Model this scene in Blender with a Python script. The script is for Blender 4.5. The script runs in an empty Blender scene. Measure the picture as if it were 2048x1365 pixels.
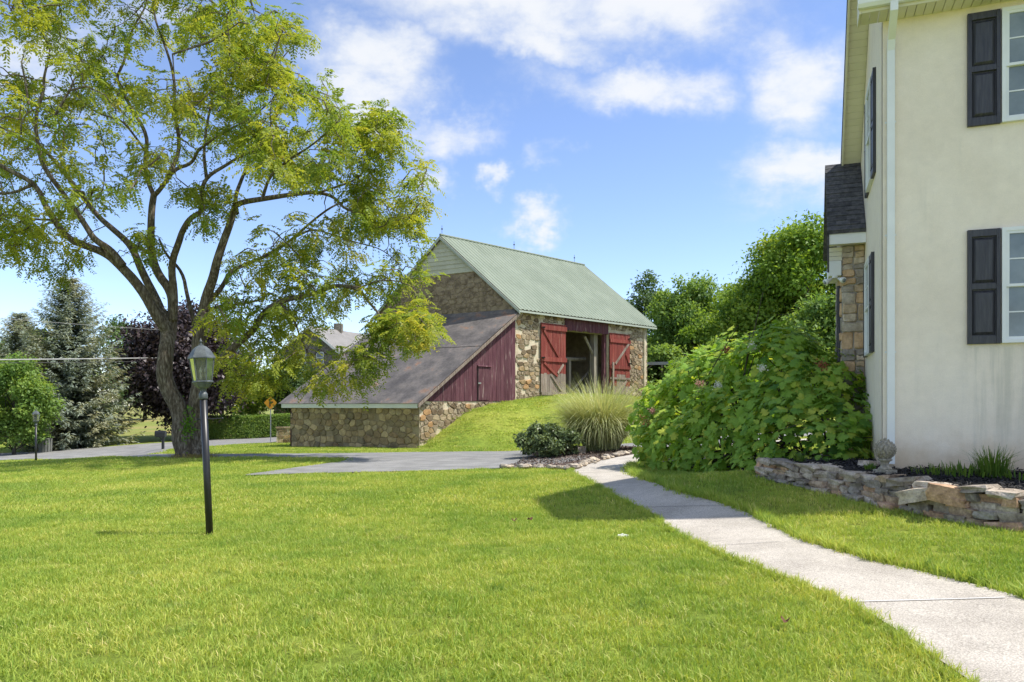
import bpy, math, random
import numpy as np
from mathutils import Vector, Matrix
from mathutils.geometry import delaunay_2d_cdt

SC = bpy.context.scene
COL = SC.collection

# ---------------------------------------------------------------- camera
F_PX, CX, HZ, CAMH = 1500.0, 1024.0, 810.0, 1.5        # photo pixels (2048 x 1365)
cam_d = bpy.data.cameras.new('camera')
cam_d.sensor_width = 36.0
cam_d.lens = 36.0 * F_PX / 2048.0
cam_d.shift_y = (HZ - 682.5) / 2048.0
cam_d.clip_end = 3000
cam = bpy.data.objects.new('camera', cam_d)
cam.location = (0, 0, CAMH)
cam.rotation_euler = (math.pi / 2, 0, 0)
COL.objects.link(cam)
SC.camera = cam

# ---------------------------------------------------------------- sky, sun, exposure
SUN = Vector((0.49, -0.055, 0.87)).normalized()          # towards the sun
SUN_EL = math.asin(SUN.z)
SUN_AZ = math.atan2(SUN.x, SUN.y)
SC.view_settings.view_transform = 'Standard'
SC.view_settings.look = 'None'
SC.view_settings.gamma = 1.0
SC.view_settings.use_curve_mapping = False
SC.view_settings.exposure = 1.5
SC.cycles.max_bounces = 7
SC.cycles.diffuse_bounces = 4
SC.cycles.glossy_bounces = 3
SC.cycles.transmission_bounces = 5
SC.cycles.transparent_max_bounces = 6
SC.cycles.caustics_reflective = False
SC.cycles.caustics_refractive = False
SC.cycles.sample_clamp_indirect = 6

W = bpy.data.worlds.new('World')
SC.world = W
W.use_nodes = True


class NT:
    """tiny helper round a node tree"""
    def __init__(self, tree):
        self.t = tree

    def n(self, kind, **kw):
        nd = self.t.nodes.new(kind)
        for k, v in kw.items():
            setattr(nd, k, v)
        return nd

    def put(self, sock, val):
        if val is None:
            return
        if hasattr(val, 'is_output') or isinstance(val, bpy.types.NodeSocket):
            self.t.links.new(val, sock)
        else:
            if isinstance(val, (tuple, list)) and len(val) == 3 and sock.type == 'RGBA':
                val = (*val, 1)
            sock.default_value = val

    def math(self, op, a, b=None, c=None, clamp=False):
        m = self.n('ShaderNodeMath', operation=op, use_clamp=clamp)
        self.put(m.inputs[0], a); self.put(m.inputs[1], b); self.put(m.inputs[2], c)
        return m.outputs[0]

    def vmath(self, op, a, b=None, scale=None):
        m = self.n('ShaderNodeVectorMath', operation=op)
        self.put(m.inputs[0], a)
        if b is not None: self.put(m.inputs[1], b)
        if scale is not None: self.put(m.inputs['Scale'], scale)
        return m.outputs[0]

    def noise(self, vec, scale, detail=3, rough=0.55, dist=0.0):
        m = self.n('ShaderNodeTexNoise')
        self.put(m.inputs['Vector'], vec); m.inputs['Scale'].default_value = scale
        m.inputs['Detail'].default_value = detail; m.inputs['Roughness'].default_value = rough
        m.inputs['Distortion'].default_value = dist
        return m.outputs['Fac']

    def ramp(self, fac, stops, interp='LINEAR'):
        m = self.n('ShaderNodeValToRGB')
        m.color_ramp.interpolation = interp
        e = m.color_ramp.elements
        while len(e) < len(stops): e.new(0.5)
        for el, (p, c) in zip(e, stops):
            el.position = p
            el.color = (c, c, c, 1) if isinstance(c, (int, float)) else (*c, 1)
        self.put(m.inputs[0], fac)
        return m.outputs[0]

    def mix(self, fac, a, b, blend='MIX'):
        m = self.n('ShaderNodeMix', data_type='RGBA', blend_type=blend)
        self.put(m.inputs[0], fac); self.put(m.inputs[6], a); self.put(m.inputs[7], b)
        return m.outputs[2]

    def smooth(self, v, lo, hi):
        m = self.n('ShaderNodeMapRange', interpolation_type='SMOOTHSTEP')
        self.put(m.inputs[0], v)
        m.inputs[1].default_value = lo; m.inputs[2].default_value = hi
        m.inputs[3].default_value = 0.0; m.inputs[4].default_value = 1.0
        return m.outputs[0]


def build_world():
    nt = NT(W.node_tree)
    W.node_tree.nodes.clear()
    out = nt.n('ShaderNodeOutputWorld')
    bg = nt.n('ShaderNodeBackground')
    sky = nt.n('ShaderNodeTexSky', sky_type='NISHITA')
    sky.sun_disc = False
    sky.sun_elevation = SUN_EL
    sky.sun_rotation = SUN_AZ
    sky.air_density = 0.85
    sky.altitude = 600
    sky.dust_density = 0.05
    sky.ozone_density = 2.8
    tc = nt.n('ShaderNodeTexCoord')
    d = tc.outputs['Generated']
    sp = nt.n('ShaderNodeSeparateXYZ'); nt.put(sp.inputs[0], d)
    x, y, z = sp.outputs
    # fair-weather cloud, thickened out of view to brighten shade, drawn on a flat layer overhead so that it shrinks to the horizon
    zz = nt.math('MAXIMUM', nt.math('ADD', z, 0.16), 0.05)
    cb = nt.n('ShaderNodeCombineXYZ')
    nt.put(cb.inputs[0], nt.math('DIVIDE', x, zz)); nt.put(cb.inputs[1], nt.math('DIVIDE', y, zz))
    plane = cb.outputs[0]
    warp = nt.noise(plane, 3.1, 6, 0.6)
    fine = nt.noise(plane, 9.0, 7, 0.62, 0.25)
    big = nt.noise(plane, 0.9, 3, 0.5)
    # heaps of cloud by compass direction (tan of bearing, tan of height)
    yy = nt.math('MAXIMUM', y, 0.05)
    gx = nt.math('DIVIDE', x, yy); gz = nt.math('DIVIDE', z, yy)
    front = nt.smooth(y, 0.05, 0.35)
    wv = nt.n('ShaderNodeCombineXYZ'); nt.put(wv.inputs[0], gx); nt.put(wv.inputs[1], gz)
    w1 = nt.noise(wv.outputs[0], 4.2, 6, .62); w2 = nt.noise(nt.vmath('ADD', wv.outputs[0], (7.3, 2.1, 4.4)), 4.2, 6, .62)
    gx = nt.math('ADD', gx, nt.math('MULTIPLY', nt.math('SUBTRACT', w1, .5), .34))
    gz = nt.math('ADD', gz, nt.math('MULTIPLY', nt.math('SUBTRACT', w2, .5), .24))
    total = None
    heaps = [(1000, 10, 330, 105, 1.0), (1290, -10, 250, 110, 1.0), (1060, 95, 150, 55, .8), (800, 5, 170, 45, .6),
             (1260, 180, 190, 60, .85), (730, 160, 140, 100, .95), (900, 265, 140, 45, .8),
             (1590, 165, 150, 115, .9), (1600, 350, 165, 72, .9), (1075, 455, 66, 32, .8), (992, 370, 38, 30, .75),
             (865, 335, 40, 30, .6), (110, 110, 200, 110, .7), (1290, 600, 60, 24, .5), (300, 20, 160, 50, .5),
             (1110, 360, 55, 24, .42)]
    for (px, py, rx, ry, amp) in heaps:
        ax = nt.math('DIVIDE', nt.math('SUBTRACT', gx, (px - CX) / F_PX), rx / F_PX)
        az = nt.math('DIVIDE', nt.math('SUBTRACT', gz, (HZ - py) / F_PX), ry / F_PX)
        r2 = nt.math('ADD', nt.math('MULTIPLY', ax, ax), nt.math('MULTIPLY', az, az))
        g = nt.math('MULTIPLY', nt.math('POWER', 2.718, nt.math('MULTIPLY', r2, -0.9)), amp)
        total = g if total is None else nt.math('MAXIMUM', total, g)
    heap = nt.math('MULTIPLY', total, front)
    gen = nt.math('MULTIPLY', nt.smooth(big, 0.42, 0.60), nt.math('SUBTRACT', 1.0, front))  # extra unseen cloud outside the view, added to raise the ambient light
    base = nt.math('MAXIMUM', heap, nt.math('MULTIPLY', gen, 0.9))
    rag = nt.math('ADD', nt.math('MULTIPLY', nt.math('SUBTRACT', warp, 0.5), 1.3),
                  nt.math('MULTIPLY', nt.math('SUBTRACT', fine, 0.5), 1.1))
    dens = nt.math('ADD', base, nt.math('MULTIPLY', rag, nt.math('ADD', 0.12, nt.math('MULTIPLY', base, 0.9))))
    mask = nt.smooth(dens, 0.12, 0.95)
    mask = nt.math('MULTIPLY', mask, nt.smooth(z, -0.02, 0.05))
    shade = nt.ramp(nt.smooth(nt.math('ADD', dens, nt.math('MULTIPLY', rag, .4)), 0.2, 1.3), [(0, (3.35, 3.55, 3.8)), (1, (3.75, 3.8, 3.88))])
    skyc = nt.mix(1.0, sky.outputs[0], (1.04, .97, 1.0, 1), 'MULTIPLY')
    colr = nt.mix(nt.math('MULTIPLY', mask, 0.92), skyc, shade)
    nt.put(bg.inputs[0], colr)
    bg.inputs[1].default_value = 0.092
    W.node_tree.links.new(bg.outputs[0], out.inputs[0])


build_world()
sun_d = bpy.data.lights.new('sun', 'SUN')
sun_d.energy = 2.3
sun_d.angle = math.radians(0.9)
sun_d.color = (1.0, 0.955, 0.88)
sun = bpy.data.objects.new('sun', sun_d)
sun.rotation_euler = SUN.to_track_quat('Z', 'Y').to_euler()
sun.location = (20, 0, 40)
COL.objects.link(sun)

# ---------------------------------------------------------------- helpers
RNG = np.random.default_rng(7)
R = random.Random(11)
MATS = {}


def wloc(o):
    v = Vector((0, 0, 0))
    while o is not None:
        v = v + o.location
        o = o.parent
    return v


def link(o, parent=None):
    COL.objects.link(o)
    if parent is not None:
        o.parent = parent
    return o


def tag(o, label=None, cat=None, group=None, kind=None):
    if label: o['label'] = label
    if cat: o['category'] = cat
    if group: o['group'] = group
    if kind: o['kind'] = kind
    return o


def thing(name, loc, label, cat, group=None):
    o = bpy.data.objects.new(name, None)
    o.empty_display_size = 0.2
    o.location = loc
    COL.objects.link(o)
    return tag(o, label, cat, group)


class MB:
    """collects faces in world coordinates and builds one mesh object"""
    def __init__(self):
        self.v = []; self.f = []

    def add(self, verts, faces):
        k = len(self.v)
        self.v += [tuple(p) for p in verts]
        self.f += [tuple(i + k for i in q) for q in faces]
        return self

    def hexa(self, b, t):
        """b, t: four bottom and four top corners, in the same order round"""
        return self.add(list(b) + list(t), [(3, 2, 1, 0), (4, 5, 6, 7), (0, 1, 5, 4), (1, 2, 6, 5), (2, 3, 7, 6), (3, 0, 4, 7)])

    def box(self, c, s, M=None):
        x, y, z = (q / 2 for q in s)
        p = [Vector((sx * x, sy * y, sz * z)) for sz in (-1, 1) for sx, sy in ((-1, -1), (1, -1), (1, 1), (-1, 1))]
        if M is not None: p = [M @ q for q in p]
        p = [q + Vector(c) for q in p]
        return self.hexa(p[:4], p[4:])

    def slab(self, poly, off):
        """a flat polygon (3-D points) given thickness along vector off"""
        n = len(poly); off = Vector(off)
        a = [Vector(p) for p in poly]; b = [p + off for p in a]
        return self.add(a + b, [tuple(range(n))[::-1], tuple(range(n, 2 * n))] + [(i, (i + 1) % n, n + (i + 1) % n, n + i) for i in range(n)])

    def tube(self, pts, rad, n=8, cap=True):
        pts = [Vector(p) for p in pts]
        if not hasattr(rad, '__len__'): rad = [rad] * len(pts)
        ref = None; rings = []
        for i, p in enumerate(pts):
            d = (pts[min(i + 1, len(pts) - 1)] - pts[max(i - 1, 0)])
            if d.length < 1e-9: d = Vector((0, 0, 1))
            d.normalize()
            if ref is None:
                ref = d.orthogonal().normalized()
            else:
                ref = (ref - d * ref.dot(d))
                ref = ref.normalized() if ref.length > 1e-6 else d.orthogonal().normalized()
            q = d.cross(ref)
            rings.append([p + (ref * math.cos(2 * math.pi * k / n) + q * math.sin(2 * math.pi * k / n)) * rad[i] for k in range(n)])
        vs = [p for r in rings for p in r]
        fs = []
        for i in range(len(rings) - 1):
            for k in range(n):
                a, b = i * n + k, i * n + (k + 1) % n
                fs.append((a, b, b + n, a + n))
        if cap:
            fs.append(tuple(range(n))[::-1]); fs.append(tuple(range(len(vs) - n, len(vs))))
        return self.add(vs, fs)

    def lathe(self, prof, c, n=16):
        c = Vector(c); vs = []; fs = []
        for r, z in prof:
            for k in range(n):
                a = 2 * math.pi * k / n
                vs.append(c + Vector((r * math.cos(a), r * math.sin(a), z)))
        for i in range(len(prof) - 1):
            for k in range(n):
                a, b = i * n + k, i * n + (k + 1) % n
                fs.append((a, b, b + n, a + n))
        fs.append(tuple(range(n))[::-1]); fs.append(tuple(range(len(vs) - n, len(vs))))
        return self.add(vs, fs)

    def mesh(self, name, off=(0, 0, 0), smooth=False):
        me = bpy.data.meshes.new(name)
        ox, oy, oz = off
        me.from_pydata([(p[0] - ox, p[1] - oy, p[2] - oz) for p in self.v], [], self.f)
        if smooth:
            me.polygons.foreach_set('use_smooth', [True] * len(me.polygons))
        me.update()
        return me

    def build(self, name, mat, parent=None, smooth=False, bevel=0.0):
        off = wloc(parent) if parent is not None else Vector((0, 0, 0))
        me = self.mesh(name, off, smooth)
        me.materials.append(mat)
        o = bpy.data.objects.new(name, me)
        link(o, parent)
        if bevel:
            b = o.modifiers.new('bevel', 'BEVEL'); b.width = bevel; b.segments = 2; b.limit_method = 'ANGLE'
        return o


def quads_object(name, Q, mat, parent=None, tint=None, nv=4, smooth=False):
    """Q: (N, nv, 3) polygons in world coordinates"""
    Q = np.asarray(Q, dtype=np.float32)
    off = np.array(wloc(parent) if parent is not None else (0, 0, 0), dtype=np.float32)
    N = Q.shape[0]
    me = bpy.data.meshes.new(name)
    me.vertices.add(N * nv)
    me.vertices.foreach_set('co', (Q - off).reshape(-1))
    me.loops.add(N * nv)
    me.loops.foreach_set('vertex_index', np.arange(N * nv, dtype=np.int32))
    me.polygons.add(N)
    me.polygons.foreach_set('loop_start', np.arange(0, N * nv, nv, dtype=np.int32))
    me.polygons.foreach_set('loop_total', np.full(N, nv, dtype=np.int32))
    if tint is not None:
        at = me.attributes.new('tint', 'FLOAT', 'POINT')
        at.data.foreach_set('value', np.repeat(np.asarray(tint, dtype=np.float32), nv))
    me.update(calc_edges=True)
    me.materials.append(mat)
    o = bpy.data.objects.new(name, me)
    return link(o, parent)


def unit(a):
    return a / np.maximum(np.linalg.norm(a, axis=-1, keepdims=True), 1e-9)


def leaf_quads(c, d, nrm, L, Wd, fold=0.12, mid=0.45):
    """diamond leaves: c base points, d direction, nrm rough normal"""
    d = unit(d)
    s = unit(np.cross(nrm, d))
    n = np.cross(d, s)
    L = np.reshape(L, (-1, 1)) * np.ones((len(c), 1)); Wd = np.reshape(Wd, (-1, 1)) * np.ones((len(c), 1))
    tip = c + d * L - n * L * 0.10
    lf = c + d * L * mid + s * Wd * 0.5 + n * Wd * fold
    rt = c + d * L * mid - s * Wd * 0.5 + n * Wd * fold
    return np.stack([c, rt, tip, lf], axis=1)


def rand_unit(n):
    return unit(RNG.normal(size=(n, 3)))


# ---------------------------------------------------------------- materials
def new_mat(name):
    m = bpy.data.materials.new(name)
    m.use_nodes = True
    m.node_tree.nodes.clear()
    nt = NT(m.node_tree)
    out = nt.n('ShaderNodeOutputMaterial')
    MATS[name] = m
    return m, nt, out


def surf(name, cols, scale=4.0, rough=0.8, bump=0.0, bump_scale=40.0, stretch=(1, 1, 1), rand=0.0, fine=0.0,
         fine_scale=60.0, metal=0.0, spec=0.3, detail=5, stops=None, rand_cols=None, hue=0.0):
    """procedural surface: colour ramp over world-space noise, fine grain, per-object variation, bump"""
    m, nt, out = new_mat(name)
    geo = nt.n('ShaderNodeNewGeometry')
    pos = nt.vmath('MULTIPLY', geo.outputs['Position'], stretch)
    oi = nt.n('ShaderNodeObjectInfo')
    f = nt.noise(pos, scale, detail, 0.6)
    f = nt.smooth(f, 0.28, 0.72)
    if not stops: stops = [i / max(1, len(cols) - 1) for i in range(len(cols))]
    c = nt.ramp(f, list(zip(stops, cols)))
    if rand_cols:
        rc = nt.ramp(oi.outputs['Random'], [(i / len(rand_cols), q) for i, q in enumerate(rand_cols)], 'CONSTANT')
        c = nt.mix(1.0, c, rc, 'MULTIPLY')
    if rand:
        v = nt.math('ADD', nt.math('MULTIPLY', oi.outputs['Random'], 2 * rand), 1 - rand)
        hs = nt.n('ShaderNodeHueSaturation')
        nt.put(hs.inputs['Value'], v); nt.put(hs.inputs['Color'], c)
        if hue:
            r2 = nt.math('FRACT', nt.math('MULTIPLY', oi.outputs['Random'], 17.3))
            nt.put(hs.inputs['Hue'], nt.math('ADD', nt.math('MULTIPLY', r2, 2 * hue), 0.5 - hue))
        c = hs.outputs[0]
    fn = nt.noise(pos, fine_scale, 4, 0.65)
    if fine:
        g = nt.ramp(fn, [(0.25, 1 - fine), (0.75, 1 + fine)])
        c = nt.mix(1.0, c, g, 'MULTIPLY')
    b = nt.n('ShaderNodeBsdfPrincipled')
    nt.put(b.inputs['Base Color'], c)
    b.inputs['Roughness'].default_value = rough
    b.inputs['Metallic'].default_value = metal
    b.inputs['Specular IOR Level'].default_value = spec
    if bump:
        bp = nt.n('ShaderNodeBump')
        bp.inputs['Strength'].default_value = min(1.0, bump)
        bp.inputs['Distance'].default_value = 0.02
        nt.put(bp.inputs['Height'], nt.noise(pos, bump_scale, 5, 0.6))
        nt.put(b.inputs['Normal'], bp.outputs[0])
    m.node_tree.links.new(b.outputs[0], out.inputs[0])
    return m


def leafmat(name, cols, trans=0.35, rough=0.5, patch=0.6, patch_cols=None, spec=0.25, sat=1.0):
    """foliage: colour from each leaf's own tint, lit through as well as on its face"""
    m, nt, out = new_mat(name)
    at = nt.n('ShaderNodeAttribute', attribute_name='tint')
    geo = nt.n('ShaderNodeNewGeometry')
    c = nt.ramp(at.outputs['Fac'], [(i / max(1, len(cols) - 1), q) for i, q in enumerate(cols)])
    if patch_cols:
        p = nt.smooth(nt.noise(geo.outputs['Position'], patch, 3), 0.42, 0.62)
        c = nt.mix(p, c, nt.mix(1.0, c, patch_cols, 'MULTIPLY'))
    b = nt.n('ShaderNodeBsdfPrincipled')
    nt.put(b.inputs['Base Color'], c)
    b.inputs['Roughness'].default_value = rough
    b.inputs['Specular IOR Level'].default_value = spec
    tr = nt.n('ShaderNodeBsdfTranslucent')
    nt.put(tr.inputs[0], nt.mix(1.0, c, (1.25, 1.15, 0.55, 1), 'MULTIPLY'))
    mx = nt.n('ShaderNodeMixShader'); mx.inputs[0].default_value = trans
    m.node_tree.links.new(b.outputs[0], mx.inputs[1]); m.node_tree.links.new(tr.outputs[0], mx.inputs[2])
    m.node_tree.links.new(mx.outputs[0], out.inputs[0])
    return m


# ---------------------------------------------------------------- where things stand
def P(px, py, Y):
    """point at depth Y on the line of sight of a photo pixel"""
    return Vector(((px - CX) / F_PX * Y, Y, CAMH + (HZ - py) / F_PX * Y))


def ctrl(px, py, Y):
    p = P(px, py, Y); return (p.x, p.y, p.z)


CTRL = [(0, 0, 0), (-4, 3, 0), (4, 2.5, .02), (0, -6, 0), (-10, -3, -.05), (9, -4, .1), (-1.5, 6, 0), (1, 6, .01),
        ctrl(420, 1072, 9.0), (-9, 9, -.15), (-8, 16, -.17), (1.5, 11, .03), (-3, 13, -.08),
        ctrl(375, 915, 25), ctrl(72, 928, 32.5), (-22, 24, -.75), (-35, 25, -1.3), (-18, 14, -.4),
        ctrl(838, 898, 34), ctrl(580, 895, 38.2), ctrl(322, 900, 38), (-14.5, 31, -.55),
        ctrl(0, 921.5, 36.5), ctrl(0, 908, 45), ctrl(340, 885, 48), ctrl(540, 885, 48), ctrl(480, 878, 56), ctrl(250, 916, 37),
        ctrl(300, 860, 62), ctrl(300, 838, 90), ctrl(100, 850, 80), ctrl(-300, 880, 60), ctrl(-200, 840, 100), ctrl(450, 850, 80),
        (-10, 70, -.3), (15, 65, 1.2), (40, 60, 1.2), (25, 32, .5), (12, 28, .35), (9, 22, .3), (60, 30, 1.0),
        (1.3, 15.9, .05), (2.0, 7.4, .03), (3.8, 5.6, .05), (3.0, 9.2, .10), (2.6, 17.2, .06), (3.5, 19.5, .10),
        ctrl(1514, 955, 11.3), ctrl(1632, 981, 10.3), ctrl(1747, 1009, 9.2), ctrl(1833, 1029.5, 8.6), ctrl(1919, 1044, 8.1),
        ctrl(2048, 1067, 7.5), (6.4, 6.6, .22), (8, 4.8, .22), (4.2, 13, .3), (6, 16, .35), (9, 12, .45), (12, 6, .35),
        (-.3, 20, -.12), ctrl(1000, 905, 31.4), (-6.1, 17.4, -.15), (-8, 21, -.2), (1.1, 21, -.06), ctrl(1200, 903, 24), (4.2, 22.5, .10),
        (-6, 27, -.33)]
_C = np.array(CTRL)
_c2 = 2.2


def _phi(r2):
    return np.sqrt(r2 + _c2)


_D = ((_C[:, None, :2] - _C[None, :, :2]) ** 2).sum(-1)
_n = len(_C)
_A = np.zeros((_n + 3, _n + 3))
_A[:_n, :_n] = _phi(_D)
_A[:_n, _n] = 1; _A[:_n, _n + 1:] = _C[:, :2]
_A[_n, :_n] = 1; _A[_n + 1:, :_n] = _C[:, :2].T
_w = np.linalg.solve(_A + np.eye(_n + 3) * 1e-9, np.concatenate([_C[:, 2], np.zeros(3)]))

# the barn's plan: corner A, eave wall along BE, gable wall along BG
BA = np.array([0.15, 38.4])
BE = np.array([0.7015, 0.7127])
BN = np.array([0.7127, -0.7015])           # out of the eave wall
BG = np.array([-0.8597, 0.5109])
BGN = np.array([-0.5109, -0.8597])         # out of the gable wall
_MU = [-9, -6.2, -4.9, -3.5, -2.3, 0, 3.9, 8, 12, 16, 22]
_MZ = [-.6, -.49, .27, 1.09, 1.43, 1.75, 2.08, 2.08, 1.6, .9, .3]


def sstep(x, lo, hi):
    t = np.clip((x - lo) / (hi - lo), 0, 1)
    return t * t * (3 - 2 * t)


def gz(x, y):
    """height of the ground"""
    x = np.asarray(x, dtype=float); y = np.asarray(y, dtype=float)
    sh = x.shape
    xf, yf = x.reshape(-1), y.reshape(-1)
    xc, yc = np.clip(xf, -75, 75), np.clip(yf, -12, 125)
    out = np.empty(len(xf))
    for i in range(0, len(xf), 20000):
        s = slice(i, i + 20000)
        r2 = (xc[s, None] - _C[None, :, 0]) ** 2 + (yc[s, None] - _C[None, :, 1]) ** 2
        out[s] = _phi(r2) @ _w[:_n] + _w[_n] + xc[s] * _w[_n + 1] + yc[s] * _w[_n + 2]
    out = np.clip(out, -2.2, 2.5)
    dx, dy = xf - BA[0], yf - BA[1]
    u = dx * BE[0] + dy * BE[1]
    v = dx * BN[0] + dy * BN[1]
    pu = np.interp(u, _MU, _MZ)
    wid = np.interp(u, [-6, 0, 4, 8, 14], [3.5, 5.5, 10, 10, 7])
    w = 1 - sstep(v, 0.2, wid)
    w = w * sstep(v, -2.5, -0.6) * sstep(u, -6.6, -6.0)
    out = out + np.maximum(pu - out, 0) * w
    return out.reshape(sh)


def gz1(x, y):
    return float(gz(np.array([x]), np.array([y]))[0])


_YS = np.concatenate([np.arange(1.5, 30, .02), np.arange(30, 160, .1)])


def ground(px, py):
    """where the line of sight of a pixel meets the ground"""
    X = (px - CX) / F_PX * _YS
    Z = CAMH + (HZ - py) / F_PX * _YS
    g = gz(X, _YS)
    k = np.argmax(Z <= g)
    if Z[k] > g[k]: k = len(_YS) - 1
    return Vector((X[k], _YS[k], g[k]))


def on_ground(x, y, dz=0.0):
    return Vector((x, y, gz1(x, y) + dz))

# ---------------------------------------------------------------- ground and paving
def densify(pts, step):
    out = []
    n = len(pts)
    for i in range(n):
        a, b = np.array(pts[i][:2]), np.array(pts[(i + 1) % n][:2])
        k = max(1, int(np.linalg.norm(b - a) / step))
        for j in range(k): out.append(a + (b - a) * j / k)
    return np.array(out)


def chaikin(pts, it=2):
    p = np.array([q[:2] for q in pts], dtype=float)
    for _ in range(it):
        q = np.roll(p, -1, axis=0)
        p = np.stack([p * .75 + q * .25, p * .25 + q * .75], axis=1).reshape(-1, 2)
    return p


def inside(poly, x, y):
    poly = np.asarray(poly)
    x0, y0 = poly[:, 0], poly[:, 1]
    x1, y1 = np.roll(x0, -1), np.roll(y0, -1)
    res = np.zeros(len(x), dtype=bool)
    for i in range(len(poly)):
        c = ((y0[i] > y) != (y1[i] > y)) & (x < (x1[i] - x0[i]) * (y - y0[i]) / (y1[i] - y0[i] + 1e-12) + x0[i])
        res ^= c
    return res


def sheet(name, poly, mat, dz, step, zf=None, jitter=0.0):
    """a ground-following sheet inside a plan polygon"""
    b = densify(poly, step)
    if jitter:
        b = b + RNG.normal(size=b.shape) * jitter
    x0, y0 = b.min(0); x1, y1 = b.max(0)
    gx, gy = np.meshgrid(np.arange(x0, x1, step), np.arange(y0, y1, step))
    gx, gy = gx.ravel(), gy.ravel()
    k = inside(b, gx, gy)
    pts = np.concatenate([b, np.stack([gx[k], gy[k]], 1)])
    n = len(b)
    vv, ee, ff, *_ = delaunay_2d_cdt([Vector(p) for p in pts], [], [list(range(n))], 1, 1e-5)
    a = np.array([(p[0], p[1]) for p in vv])
    z = (gz(a[:, 0], a[:, 1]) if zf is None else zf(a[:, 0], a[:, 1])) + dz
    me = bpy.data.meshes.new(name)
    me.from_pydata([(float(p[0]), float(p[1]), float(q)) for p, q in zip(a, z)], [], [list(f) for f in ff])
    me.polygons.foreach_set('use_smooth', [True] * len(me.polygons))
    me.update()
    me.materials.append(mat)
    # every face looks up
    if len(me.polygons) and me.polygons[0].normal.z < 0: me.flip_normals()
    o = bpy.data.objects.new(name, me)
    link(o)
    return o, b


def ground_mat():
    m, nt, out = new_mat('lawn')
    geo = nt.n('ShaderNodeNewGeometry'); pos = geo.outputs['Position']
    a = nt.smooth(nt.noise(pos, 0.35, 4, 0.6), 0.3, 0.7)
    c = nt.ramp(a, [(0, (.16, .225, .034)), (.5, (.22, .275, .042)), (1, (.28, .31, .055))])
    f = nt.noise(nt.vmath('MULTIPLY', pos, (1, 1, 1)), 9, 6, 0.7)
    c = nt.mix(1.0, c, nt.ramp(f, [(.3, .55), (.7, 1.4)]), 'MULTIPLY')
    # worn, straw-coloured grass and mowing stripes on the far bank
    sp = nt.n('ShaderNodeSeparateXYZ'); nt.put(sp.inputs[0], pos)
    far = nt.math('MULTIPLY', nt.smooth(sp.outputs[1], 50, 56), nt.smooth(nt.math('MULTIPLY', sp.outputs[0], -1), 8, 12))
    st = nt.math('SINE', nt.math('ADD', nt.math('MULTIPLY', sp.outputs[1], 2.2), nt.math('MULTIPLY', sp.outputs[0], .55)))
    straw = nt.mix(nt.smooth(nt.noise(pos, .12, 3), .42, .6), (.23, .25, .07, 1), (.30, .25, .10, 1))
    straw = nt.mix(nt.math('MULTIPLY', nt.smooth(st, -.4, .5), .35), straw, (.15, .22, .045, 1))
    c = nt.mix(far, c, straw)
    b = nt.n('ShaderNodeBsdfPrincipled'); nt.put(b.inputs['Base Color'], c)
    b.inputs['Roughness'].default_value = .95; b.inputs['Specular IOR Level'].default_value = .1
    bp = nt.n('ShaderNodeBump'); bp.inputs['Strength'].default_value = .9; bp.inputs['Distance'].default_value = .05
    nt.put(bp.inputs['Height'], nt.noise(pos, 28, 5, .7)); nt.put(b.inputs['Normal'], bp.outputs[0])
    m.node_tree.links.new(b.outputs[0], out.inputs[0])
    return m


def paving_mat(name, cols, speck, speck_scale=260, stain=0.5, rough=.85):
    m, nt, out = new_mat(name)
    geo = nt.n('ShaderNodeNewGeometry'); pos = geo.outputs['Position']
    c = nt.ramp(nt.smooth(nt.noise(pos, 1.3, 6, .65), .3, .7), [(0, cols[0]), (.5, cols[1]), (1, cols[2])])
    c = nt.mix(1.0, c, nt.ramp(nt.noise(pos, speck_scale, 2, .5), [(.35, 1 - speck), (.65, 1 + speck)]), 'MULTIPLY')
    c = nt.mix(1.0, c, nt.ramp(nt.noise(pos, 34, 5, .75), [(.3, 1 - speck * .6), (.7, 1 + speck * .4)]), 'MULTIPLY')
    s = nt.smooth(nt.noise(pos, 3.2, 7, .75, .6), .58, .72)
    c = nt.mix(nt.math('MULTIPLY', s, stain), c, nt.mix(1.0, c, (.45, .45, .47, 1), 'MULTIPLY'))
    b = nt.n('ShaderNodeBsdfPrincipled'); nt.put(b.inputs['Base Color'], c)
    b.inputs['Roughness'].default_value = rough; b.inputs['Specular IOR Level'].default_value = .25
    bp = nt.n('ShaderNodeBump'); bp.inputs['Strength'].default_value = .5; bp.inputs['Distance'].default_value = .006
    nt.put(bp.inputs['Height'], nt.noise(pos, 150, 3, .6)); nt.put(b.inputs['Normal'], bp.outputs[0])
    m.node_tree.links.new(b.outputs[0], out.inputs[0])
    return m


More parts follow.
